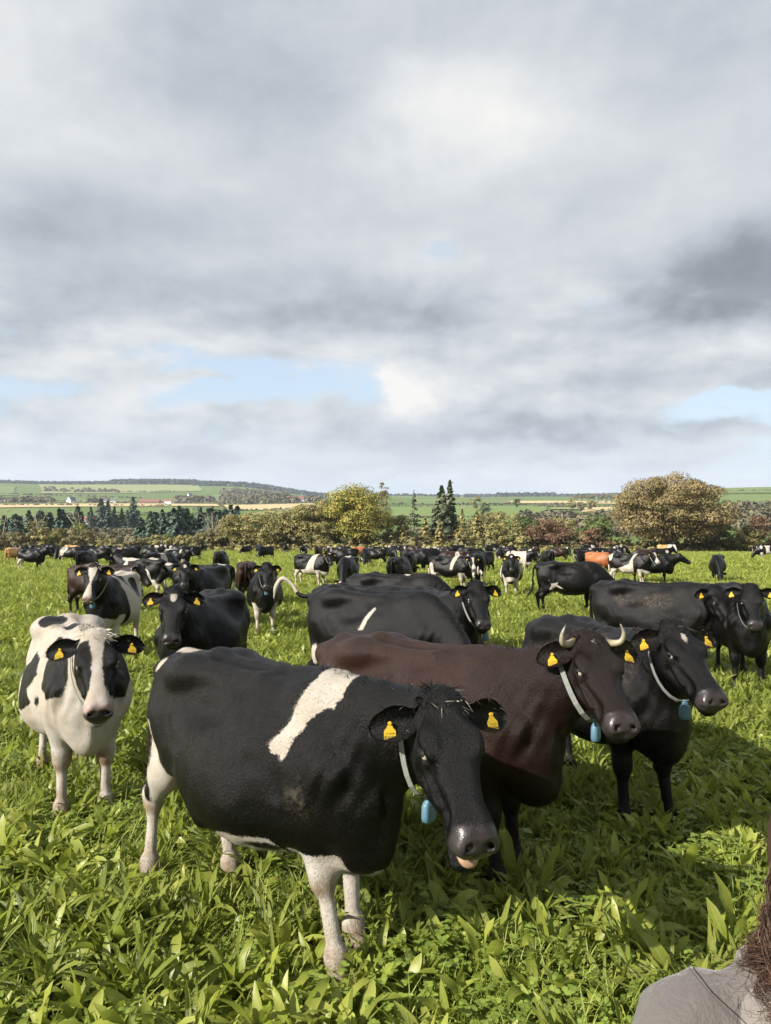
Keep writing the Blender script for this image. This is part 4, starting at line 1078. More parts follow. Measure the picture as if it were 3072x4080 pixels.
# ---------------------------------------------------------------- coats
def coat_mat(name, dark, dark2, white=(.39, .365, .325)):
    m = bpy.data.materials.new(name); t = NT(m)
    tc = t.n('ShaderNodeTexCoord').outputs['Object']
    A = lambda n: t.n('ShaderNodeAttribute', attribute_name=n).outputs['Fac']
    wv = A('white')
    n1 = t.noise(tc, 16, 3, .6); n2 = t.noise(tc, 95, 2, .6)
    mp = t.n('ShaderNodeMapping', {'Vector': tc, 'Scale': (60, 60, 14)}); hair = t.noise(mp.outputs[0], 4, 3, .7)
    e = t.math('ADD', wv, t.math('ADD', t.math('MULTIPLY', t.math('SUBTRACT', n1, .5), .038), t.math('MULTIPLY', t.math('SUBTRACT', n2, .5), .030)))
    fw = t.n('ShaderNodeMapRange', {0: e, 1: -.0045, 2: .0045}).outputs[0]
    n3 = t.noise(tc, 2.6, 4, .6); n4 = t.noise(tc, 7, 5, .65)
    dk = t.mix(t.ramp(n3, [(.35, (0, 0, 0)), (.68, (1, 1, 1))]), dark, dark2)
    dk = t.mix(t.math('MULTIPLY', hair, .55), dk, tuple(min(1, x*1.9+.0008) for x in dark2))
    # dust and dried mud flecks
    fl = t.ramp(t.noise(tc, 46, 2, .5), [(.71, (0, 0, 0)), (.76, (1, 1, 1))])
    dk = t.mix(t.math('MULTIPLY', fl, t.math('MULTIPLY', t.math('GREATER_THAN', n4, .56), .35)), dk, (.10, .085, .065))
    wt = t.mix(t.ramp(n4, [(.40, (0, 0, 0)), (.72, (1, 1, 1))]), white, (.37, .31, .24))
    wt = t.mix(t.math('MULTIPLY', hair, .3), wt, (.34, .30, .26))
    dirt = A('dirt')
    wt = t.mix(t.math('MULTIPLY', dirt, t.ramp(n4, [(.30, (0, 0, 0)), (.62, (1, 1, 1))])), wt, (.19, .125, .07))
    c = t.mix(fw, dk, wt)
    c = t.mix(t.math('MULTIPLY', A('points'), t.math('SUBTRACT', 1.0, fw)), c, tuple(x*.62 for x in dark))
    mud = t.math('MULTIPLY', A('mud'), t.ramp(t.math('ADD', t.math('MULTIPLY', t.noise(tc, 34, 4, .7), .65), t.math('MULTIPLY', n4, .35)), [(.47, (0, 0, 0)), (.60, (1, 1, 1))]))
    c = t.mix(mud, c, (.085, .068, .048))
    c = t.mix(A('pink'), c, (.42, .29, .225))
    c = t.mix(A('hoof'), c, (.085, .065, .05))
    bare = A('bare')
    nc = t.mix(fw, (.030, .024, .025), (.24, .175, .155))
    c = t.mix(bare, c, nc)
    ms = A('mouth'); c = t.mix(ms, c, (.012, .009, .009))
    sl = t.math('ADD', .20, t.math('MULTIPLY', bare, .15))
    rg = t.n('ShaderNodeMix', {0: bare, 2: .37, 3: .33}); 
    r = t.math('ADD', rg.outputs[0], t.math('MULTIPLY', fw, .18))
    hb = t.math('ADD', hair, t.math('MULTIPLY', n2, .5))
    vor = t.n('ShaderNodeTexVoronoi', {'Vector': tc, 'Scale': 130.0}).outputs['Distance']
    hb = t.math('ADD', t.math('MULTIPLY', hb, t.math('SUBTRACT', 1.0, bare)), t.math('MULTIPLY', t.math('MULTIPLY', vor, .12), bare))
    b = t.n('ShaderNodeBsdfPrincipled', {'Base Color': c, 'Roughness': r, 'Specular IOR Level': sl, 'Sheen Weight': .0, 'Sheen Roughness': .4})
    bp = t.n('ShaderNodeBump', {'Strength': .8, 'Distance': .008, 'Height': hb}); t.t.links.new(bp.outputs[0], b.inputs['Normal'])
    b2 = t.n('ShaderNodeBump', {'Strength': .22, 'Distance': .04, 'Height': t.noise(tc, 5, 2, .5), 'Normal': (bp, 0)}); t.t.links.new(b2.outputs[0], b.inputs['Normal'])
    t.out(b.outputs[0]); return m
COAT = {'black': coat_mat('coat_black', (.0016, .0014, .0015), (.0034, .0027, .0025)), 'brown': coat_mat('coat_dark_brown', (.0070, .0036, .0026), (.0235, .0108, .0072)),
        'ginger': coat_mat('coat_ginger', (.17, .055, .018), (.26, .09, .03)), 'fawn': coat_mat('coat_fawn', (.30, .15, .055), (.42, .24, .10))}
EYE = simple_mat('eye', (.006, .004, .003), .03, .1, 5, 1.0); SCLERA = simple_mat('eye_white', (.42, .36, .32), .2, .1, 30); HORN = bpy.data.materials.new('horn')
def _horn():
    t = NT(HORN); A = t.n('ShaderNodeAttribute', attribute_name='tone').outputs['Fac']
    tc = t.n('ShaderNodeTexCoord').outputs['Object']; nz = t.noise(tc, 40, 4, .6)
    c = t.ramp(t.math('ADD', A, t.math('MULTIPLY', t.math('SUBTRACT', nz, .5), .35)), [(.0, (.10, .08, .05)), (.30, (.30, .25, .15)), (.75, (.25, .22, .17)), (1.0, (.06, .055, .05))])
    b = t.n('ShaderNodeBsdfPrincipled', {'Base Color': c, 'Roughness': .42})
    bp = t.n('ShaderNodeBump', {'Strength': .3, 'Distance': .004, 'Height': nz}); t.t.links.new(bp.outputs[0], b.inputs['Normal']); t.out(b.outputs[0])
_horn()
TAG = simple_mat('tag_yellow', (.46, .29, .012), .5, .22, 60); INK = simple_mat('tag_ink', (.02, .02, .015), .6)
STRAP = simple_mat('strap_grey', (.15, .155, .14), .75, .3, 30, .3, .2); STRAPB = simple_mat('strap_blue', (.045, .16, .33), .6, .2, 30); SENSOR = simple_mat('sensor_blue', (.065, .135, .185), .5, .14, 22)
TONGUE = simple_mat('tongue', (.27, .16, .10), .35, .2, 40, .6, .3); HAIR = simple_mat('forelock_hair', (.010, .0075, .0065), .5, .4, 12); HAIRB = simple_mat('forelock_brown', (.022, .0115, .0075), .5, .4, 12); HAIRW = simple_mat('white_hair', (.62, .55, .44), .6, .2, 12)
def _font_mesh(text, size):
    cu = bpy.data.curves.new('t', 'FONT'); cu.body = text; cu.size = size; cu.align_x = 'CENTER'; cu.align_y = 'CENTER'; cu.resolution_u = 2
    ob = bpy.data.objects.new('t', cu); COL.objects.link(ob)
    me = bpy.data.meshes.new_from_object(ob.evaluated_get(bpy.context.evaluated_depsgraph_get()))
    bpy.data.objects.remove(ob); me.materials.append(INK)
    return me

def ear_tag(root, R, poll, ear, big, number=None, button=True, side=1):
    base, ax, fr, wd = ear
    o3 = poll+HS*R@(base+ax*.125+fr*.012)
    n = R@fr; dn = np.array([0, 0, -1.]); dn -= n*np.dot(dn, n)
    dn /= np.linalg.norm(dn); rt = np.cross(n, -dn)*1.0
    rt = np.cross(-dn, n)
    # plate: neck, shoulders, body
    k = big
    prof = [(-.013, .002), (-.016, -.010), (-.030, -.026), (-.031, -.068), (.031, -.068), (.030, -.026), (.016, -.010), (.013, .002)]
    V = []; 
    for th in (.0018, -.0018):
        for (a, b) in prof: V.append(o3+rt*a*k+(-dn)*b*k+n*(th+.006))
    m = len(prof)
    F = [tuple(range(m)), tuple(range(2*m-1, m-1, -1))]+[(i, i+m, (i+1) % m+m, (i+1) % m) for i in range(m)]
    mb = MB(); mb.add(V, F)
    t = mb.build('ear_tag', TAG, root, False)
    if button:
        ang = np.linspace(0, 2*math.pi, 15)[:-1]
        V = [o3-dn*.010+rt*.0095*k*math.cos(a)+dn*.0095*k*math.sin(a)+n*.013 for a in ang]+[o3-dn*.010+rt*.0095*k*math.cos(a)+dn*.0095*k*math.sin(a)+n*.002 for a in ang]
        q = len(ang); mb = MB(); mb.add(V, [tuple(range(q)), tuple(range(2*q-1, q-1, -1))]+[(i, i+q, (i+1) % q+q, (i+1) % q) for i in range(q)])
        mb.build('tag_button', TAG, t, False)
    if number:
        for txt, sz, dz in ((number, .021, .060), ('21-26449', .0095, .040)):
            me = _font_mesh(txt, sz*k*1.15)
            M = Matrix(((rt[0], -dn[0], n[0], 0), (rt[1], -dn[1], n[1], 0), (rt[2], -dn[2], n[2], 0), (0, 0, 0, 1)))
            ob = link('tag_number', me, t); p = o3+dn*dz*k+n*.0092
            M.translation = Vector(p); ob.matrix_local = M
    return t

def strands(mb, roots, dirs, length, rng, width=.006, curl=.03, seg=4):
    for r, d in zip(roots, dirs):
        L_ = length*rng.uniform(.6, 1.2); d = d/np.linalg.norm(d)
        s = np.cross(d, rng.normal(size=3)); s /= np.linalg.norm(s)
        bend = rng.normal(size=3)*curl; bend[2] -= curl*.8
        V = []
        for i in range(seg+1):
            t = i/seg; p = r+d*L_*t+bend*t*t
            w = width*(1-t*.9)
            V += [p-s*w, p+s*w]
        mb.add(V, [(2*i, 2*i+1, 2*i+3, 2*i+2) for i in range(seg)])

_SKIN = {}
def pose_skin(key, pz, h):
    if key not in _SKIN: _SKIN[key] = cow_skin(pz, h)
    return _SKIN[key]

def cow(label, x, y, yaw, pz, rules=(), coat='black', h=.03, scale=1.0, tags=0, numbers=(None, None), collar=None, horns=False, eyes=False, forelock=0, hair=None, tail=None, tail_white=False, ears=(.22, .10, .22, .10), group='dairy cows in the pasture', key=None, dirt=.5, fur=0):
    global HS
    HS = pz.get('hs', 1.08)
    V, F, poll, R, legs = pose_skin(key, pz, h) if key else cow_skin(pz, h)
    pose_F = F; F = [F]; Vs = [V]; off = len(V)
    nskin = len(V)
    earinfo = []
    for s, (dr, fw) in ((1, ears[:2]), (-1, ears[2:])):
        nu, nv = (13, 9) if h < .02 else ((9, 7) if h < .035 else (6, 5))
        ev, ef, info = ear_mesh(s, dr, fw, 1.0, nu, nv)
        Vs.append((HS*ev)@R.T+poll); F.append(np.array(ef)+off); off += len(ev); earinfo.append(info)
    tl = tail or [(-.86, 0, 1.29), (-.955, 0, 1.20), (-.975, .01, .95), (-.965, .02, .72), (-.955, .01, .50)]
    tp = spline(tl, 22 if h < .03 else 12); n_ = len(tp); q = np.linspace(0, 1, n_)
    tr = np.interp(q, [0, .12, .55, .68, .85, 1], [.045, .030, .018, .030, .034, .006])*(1.0 if h < .035 else 1.25)
    tv, tf = tube_mesh(tp, tr, 8 if h < .03 else 5, False)
    Vs.append(tv); F.append(np.array(tf)+off); off += len(tv)
    Va = np.concatenate(Vs); Fa = np.concatenate(F)
    H = (Va-poll)@R/HS
    neckp = (np.array([.62, 0, 1.08])-poll)@R
    hm = (H[:, 0] > -.02-.0*H[:, 2]) & (H[:, 0] < .7) & (np.abs(H[:, 1]) < .145) & (H[:, 2] > -.30) & (H[:, 2] < .12)
    hm &= (H[:, 0]-.5*H[:, 2] > .0)
    hm[nskin:] = False
    wv = coat_value(Va, H, legs, rules, hm)
    wv[nskin:off-len(tv)] = -.2                                   # ears dark
    wv[off-len(tv):] = -.2
    if tail_white: wv[off-len(tv):] = np.where(np.repeat(q, len(tv)//n_) > .60 if tail_white is True else np.repeat(q, len(tv)//n_) > tail_white, .1, -.2)
    sm = lambda v, a, b: np.clip((v-a)/(b-a), 0, 1)
    bare = np.where(hm, sm(H[:, 0], .492, .512)*sm(-H[:, 2], -.022, -.006)*sm(H[:, 2], -.118, -.100), 0)
    zl = -.112
    mouth = np.where(hm, (np.abs(H[:, 2]-zl-.02*(1-sm(H[:, 0], .38, .5))) < .0055)*sm(H[:, 0], .385, .40), 0)
    nost = np.where(hm, sm(.018-np.sqrt((H[:, 0]-.562)**2+(np.abs(H[:, 1])-.055)**2+(H[:, 2]+.034)**2), 0, .006), 0)
    mouth = np.maximum(mouth, nost)
    if pz.get('mouth', 0) > 0:
        mouth = nost
    pink = np.zeros(len(Va)); ud = (Va[:, 0] < -.30) & (Va[:, 0] > -.72) & (np.abs(Va[:, 1]) < .15) & (Va[:, 2] < .66) & (Va[:, 2] > .44)
    ud[nskin:] = False
    if pz.get('udder', 1) > 0: pink = np.where(ud, sm(.62-Va[:, 2], 0, .06)*.75, 0)
    gzv = 0
    hoofv = np.where(np.arange(len(Va)) < nskin, sm(.062-LEG-Va[:, 2], 0, .012), 0)
    kn = sm(.10-np.abs(Va[:, 2]-.35), 0, .08)*.9+sm(.20-Va[:, 2], 0, .2)*.8
    kn = np.where((Va[:, 2] < .62) & (np.arange(len(Va)) < nskin) & ~hm & (np.abs(Va[:, 0]) > .38), kn, .12+.0*kn)
    dr = np.clip(kn*dirt*2, 0, 1)
    mudv = np.zeros(len(Va))
    for r_ in rules:
        if r_[1] == 'mud': mudv = np.maximum(mudv, r_[0]*np.clip(1.6*(1-np.sqrt((((Va-np.array(r_[2]))/np.array(r_[3]))**2).sum(1))), 0, 1))
    mudv = np.maximum(mudv, np.where((Va[:, 2] < .2) & (np.arange(len(Va)) < nskin), .55*sm(.2-Va[:, 2], 0, .25), 0))
    pts_attr = np.where(hm | (np.arange(len(Va)) >= nskin), .85, np.clip(np.maximum(sm(Va[:, 0], .25, .95)*.7, sm(-Va[:, 2], -.95, -.5)*.85), 0, 1))
    me = mesh_data('body', Va, Fa, True, [COAT[coat]], {'white': wv, 'bare': bare, 'pink': pink, 'hoof': hoofv, 'mouth': mouth, 'dirt': dr, 'points': pts_attr, 'mud': mudv})
    root = link('cow', None, loc=(x, y, gz(x, y)+LEG*scale)); tag(root, label, 'cow', group)
    e = .6; nrm = Vector((-(gz(x+e, y)-gz(x-e, y))/(2*e), -(gz(x, y+e)-gz(x, y-e))/(2*e), 1)).normalized()
    q_ = Vector((0, 0, 1)).rotation_difference(nrm)
    root.rotation_euler = (q_.to_matrix() @ Matrix.Rotation(R2(yaw), 3, 'Z')).to_euler()
    root.scale = (scale,)*3
    body = link('body', me, root)
    rng = np.random.default_rng(int(abs(x*100)+y*10))
    HW = lambda a: poll+HS*R@np.asarray(a, float)
    if eyes:
        for s in (1, -1):
            mb = MB(); c = HW((.203, s*.1045, -.010)); U = []; Fq = []
            nu, nv = 16, 12
            for i in range(nv+1):
                for j in range(nu):
                    th = math.pi*i/nv; ph = 2*math.pi*j/nu
                    U.append(c+.0285*np.array([math.sin(th)*math.cos(ph), math.sin(th)*math.sin(ph), math.cos(th)]))
            for i in range(nv):
                for j in range(nu): Fq.append((i*nu+j, (i+1)*nu+j, (i+1)*nu+(j+1) % nu, i*nu+(j+1) % nu))
            mb.add(U, Fq); cen = np.array([np.mean([U[q] for q in f], 0) for f in Fq]); mb.M = [1 if ((p_-c)@R[:, 0] > .0205 or (p_-c)@R[:, 0] < -.0245) else 0 for p_ in cen]; mb.build('eye', [EYE, SCLERA], root)
    if tags:
        for k_, s in enumerate((1, -1)):
            if tags & (1 << k_): ear_tag(root, R, poll, earinfo[k_], (.88 if h < .02 else 1.0), numbers[k_], h < .025, s)
    if horns:
        for s in (1, -1):
            pts = spline([HW((.005, s*.070, .02)), HW((.03, s*.120, .022)), HW((.045, s*.162, .048)), HW((.035, s*.170, .098)), HW((.010, s*.150, .140))] if horns is True else [HW(np.array(p_)*[1, s, 1]) for p_ in horns], 14)
            hv, hf = tube_mesh(pts, np.linspace(1, .12, 14)**.85*.028, 10)
            mb = MB(); mb.add(hv, hf)
            tn = np.repeat(np.linspace(0, 1, 14), 10)
            mb.build('horn', HORN, root, attrs={'tone': tn})
    if forelock:
        mb = MB(); n_ = int(forelock*1.9)
        a = rng.uniform(0, 2*math.pi, n_); rr = np.sqrt(rng.uniform(0, 1, n_))
        loc = np.stack([-.02+.055*rr*np.cos(a), .085*rr*np.sin(a), .040-.02*rr**2+.0*a], 1)
        dirs = np.stack([.75+.5*rr*np.cos(a)+rng.normal(size=n_)*.25, .7*rr*np.sin(a)+rng.normal(size=n_)*.25, .50+rng.normal(size=n_)*.15], 1)
        strands(mb, (HS*loc)@R.T+poll, dirs@R.T, .058, rng, .0042 if h < .016 else .006, .022)
        mb.build('forelock', hair or HAIR, root, False)
    if fur:
        # short coat lying back along the body
        A_, B_, C_, D_ = (V[pose_F[:, k_]] for k_ in range(4)); ar = np.linalg.norm(np.cross(C_-A_, D_-B_), axis=1)
        pick = rng.choice(len(pose_F), fur, p=ar/ar.sum()); u1, u2 = rng.random(fur)[:, None], rng.random(fur)[:, None]
        f4 = pose_F[pick]; Pb = (V[f4[:, 0]]*(1-u1)+V[f4[:, 1]]*u1)*(1-u2)+(V[f4[:, 3]]*(1-u1)+V[f4[:, 2]]*u1)*u2
        nr = np.cross(C_-A_, D_-B_)[pick]; nr /= np.linalg.norm(nr, axis=1)[:, None]+1e-12
        hd_ = hm[f4[:, 0]]
        flow = np.where(hd_[:, None], R[:, 0]*.8+R[:, 2]*.2, np.array([-.75, 0, -.55]))+rng.normal(size=(fur, 3))*.22
        flow = flow-nr*(flow*nr).sum(1)[:, None]; flow /= np.linalg.norm(flow, axis=1)[:, None]+1e-9
        sd_ = np.cross(nr, flow); ln = rng.uniform(.6, 1.3, fur)[:, None]*np.where(hd_, .009, .015)[:, None]; wd_ = .0010
        Vf = np.stack([Pb-sd_*wd_-nr*.001, Pb+sd_*wd_-nr*.001, Pb+flow*ln+nr*ln*rng.uniform(.12, .42, fur)[:, None]], 1).reshape(-1, 3)
        at_ = {}
        for nm, arr in (('white', wv), ('bare', bare), ('pink', pink), ('hoof', hoofv), ('mouth', mouth), ('dirt', dr), ('mud', mudv)): at_[nm] = np.repeat(arr[f4[:, 0]], 3)
        keep = (at_['bare'] < .2) & (at_['mouth'] < .2) & (at_['hoof'] < .2)
        Vf = Vf[keep]; at_ = {k_: v_[keep] for k_, v_ in at_.items()}
        at_['points'] = np.repeat(pts_attr[f4[:, 0]], 3)[keep]
        link('coat_hair', mesh_data('coat_hair', Vf, np.arange(len(Vf)).reshape(-1, 3), True, [COAT[coat]], at_), root)
    if h < .0195 or fur:
        # coarse hair along the crest of the neck and the ear rims
        mb = MB()
        top = np.nonzero((Va[:nskin, 0] > .45) & ~hm[:nskin] & (H[:nskin, 0] < .03))[0]
        s0 = np.array([.50, 0, 1.36]); e0 = HW((-.02, 0, .03)); axn = e0-s0; Ln_ = np.linalg.norm(axn); axn = axn/Ln_
        Qn = Va[top]-s0; tt_ = Qn@axn; lat = np.abs(Qn@np.array([-axn[1], axn[0], 0])/max(1e-6, math.hypot(axn[0], axn[1])))
        cand = top[(tt_ > -.05) & (tt_ < Ln_) & (lat < .045) & (Va[top, 2] > s0[2]+(e0[2]-s0[2])*np.clip(tt_/Ln_, 0, 1)-.14)]
        if len(cand):
            pk = cand[rng.integers(0, len(cand), 420)]
            strands(mb, Va[pk]-np.array([0, 0, .004]), np.stack([rng.normal(size=420)*.5-.2, rng.normal(size=420)*.5, np.full(420, .8)], 1), .026, rng, .0022, .010, 3)
        for k_ in (0, 1):
            i0 = nskin+k_*((off-len(tv)-nskin)//2); n_e = (off-len(tv)-nskin)//2
            pk = i0+rng.integers(0, n_e, 260); axw = R@earinfo[k_][1]
            strands(mb, Va[pk], axw*.55+rng.normal(size=(260, 3))*.5, .021, rng, .0018, .008, 3)
        mb.build('fur_fringe', hair if hair in (HAIRB,) else HAIR, root, False)
    if collar:
        nb = HW((.03, 0, -.07)); s0 = np.array([.62, 0, 1.08]); ax = nb-s0; Ln = np.linalg.norm(ax); ax /= Ln
        pos = collar.get('pos', .80); c = s0+ax*Ln*pos
        Q = Va[:nskin]-c; al = Q@ax
        u = np.cross(ax, [0, 0, 1.]); u /= np.linalg.norm(u); w = np.cross(u, ax)
        slant = collar.get('slant', .0)
        al = al + (Q@w)*slant
        near = (np.abs(al) < .03) & (np.linalg.norm(Q, axis=1) < .42)
        P2 = np.stack([Q@u, Q@w], 1)[near]; ang = np.arctan2(P2[:, 1], P2[:, 0]); rad = np.hypot(P2[:, 0], P2[:, 1])
        nb_ = 40; bins = ((ang+math.pi)/(2*math.pi)*nb_).astype(int) % nb_
        rr = np.array([rad[bins == b].max() if (bins == b).any() else np.nan for b in range(nb_)])
        ok = ~np.isnan(rr); rr = np.interp(np.arange(nb_), np.arange(nb_)[ok], rr[ok], period=nb_)
        rr = np.maximum(rr, (np.roll(rr, 1)+np.roll(rr, -1))/2)
        rr = (rr*2+np.roll(rr, 1)+np.roll(rr, -1))/4
        th = (np.arange(nb_)+.5)/nb_*2*math.pi-math.pi
        drop = collar.get('drop', .05)*np.clip(-np.sin(th), 0, 1)**3
        rr = rr+np.where(np.sin(th) > .55, -.016, .004)
        ring = c+np.outer(rr*np.cos(th), u)+np.outer(rr*np.sin(th)-drop, w)
        ring = ring - np.outer((rr*np.sin(th)-drop)*slant, ax)
        wv_ = .015
        Vc = []
        for i in range(nb_):
            o = ring[i]-c; o = o-ax*np.dot(o, ax); o /= np.linalg.norm(o)
            for (da, do) in ((-wv_, 0), (wv_, 0), (wv_, .004), (-wv_, .004)): Vc.append(ring[i]+ax*da+o*do)
        Fc = []; Mc = []
        for i in range(nb_):
            j = (i+1) % nb_
            for k_ in range(4):
                k2 = (k_+1) % 4; Fc.append((i*4+k_, j*4+k_, j*4+k2, i*4+k2))
        mb = MB(); mb.add(Vc, Fc)
        for i, f in enumerate(mb.F):
            b = i//4; mb.M[i] = 1 if (collar.get('blue', 0) and math.sin(th[b]) > .12) else 0
        co = mb.build('collar', [STRAP, STRAPB], root, False)
        if collar.get('sensor', True):
            ib = int(np.argmin(ring[:, 2])); p = ring[ib]
            dn = np.array([0, 0, -1.]); si = collar.get('size', 1.0)
            fwd = ax-dn*np.dot(ax, dn); fwd /= np.linalg.norm(fwd)+1e-9; rt = np.cross(dn, fwd)
            mb = MB(); prof = [(.0, .012, .010), (.015, .017, .012), (.022, .020, .012), (.030, .016, .012), (.040, .030, .018), (.055, .038, .021), (.105, .040, .022), (.125, .036, .020), (.132, .026, .014)]
            Vv = []; Ff = []; ns = 12
            for (d_, a, b) in prof:
                for k_ in range(ns):
                    t_ = 2*math.pi*k_/ns; cx = abs(math.cos(t_))**.55*np.sign(math.cos(t_)); cz = abs(math.sin(t_))**.55*np.sign(math.sin(t_))
                    Vv.append(p+dn*(d_-.012)*si+rt*a*si*cx+fwd*b*si*cz)
            for i in range(len(prof)-1):
                for k_ in range(ns): Ff.append((i*ns+k_, i*ns+(k_+1) % ns, (i+1)*ns+(k_+1) % ns, (i+1)*ns+k_))
            Ff.append(tuple(range(ns))[::-1]); Ff.append(tuple((len(prof)-1)*ns+k_ for k_ in range(ns)))
            mb.add(Vv, Ff); mb.build('collar_sensor', SENSOR, co)
        if collar.get('loose', False):
            # loose strap end beside the buckle
            i = int(np.argmax((ring-c)@u*collar['loose'])); p = ring[i]; o = (p-c)/np.linalg.norm(p-c)
            mb = MB(); pts = [p+o*.008, p+o*.016+np.array([0, 0, -.05])-ax*.012, p+o*.022+np.array([0, 0, -.12])-ax*.03]
            Vv = []
            for k_, pp in enumerate(pts): Vv += [pp-ax*.018*(1-.15*k_), pp+ax*.018*(1-.15*k_), pp+ax*.018*(1-.15*k_)+o*.003, pp-ax*.018*(1-.15*k_)+o*.003]
            Ff = [(4*i_+k_, 4*i_+(k_+1) % 4, 4*i_+4+(k_+1) % 4, 4*i_+4+k_) for i_ in range(2) for k_ in range(4)]+[(3, 2, 1, 0), (8, 9, 10, 11)]
            mb.add(Vv, Ff); mb.build('strap_end', STRAP, co, False)
    return root, poll, R, (Va, legs)
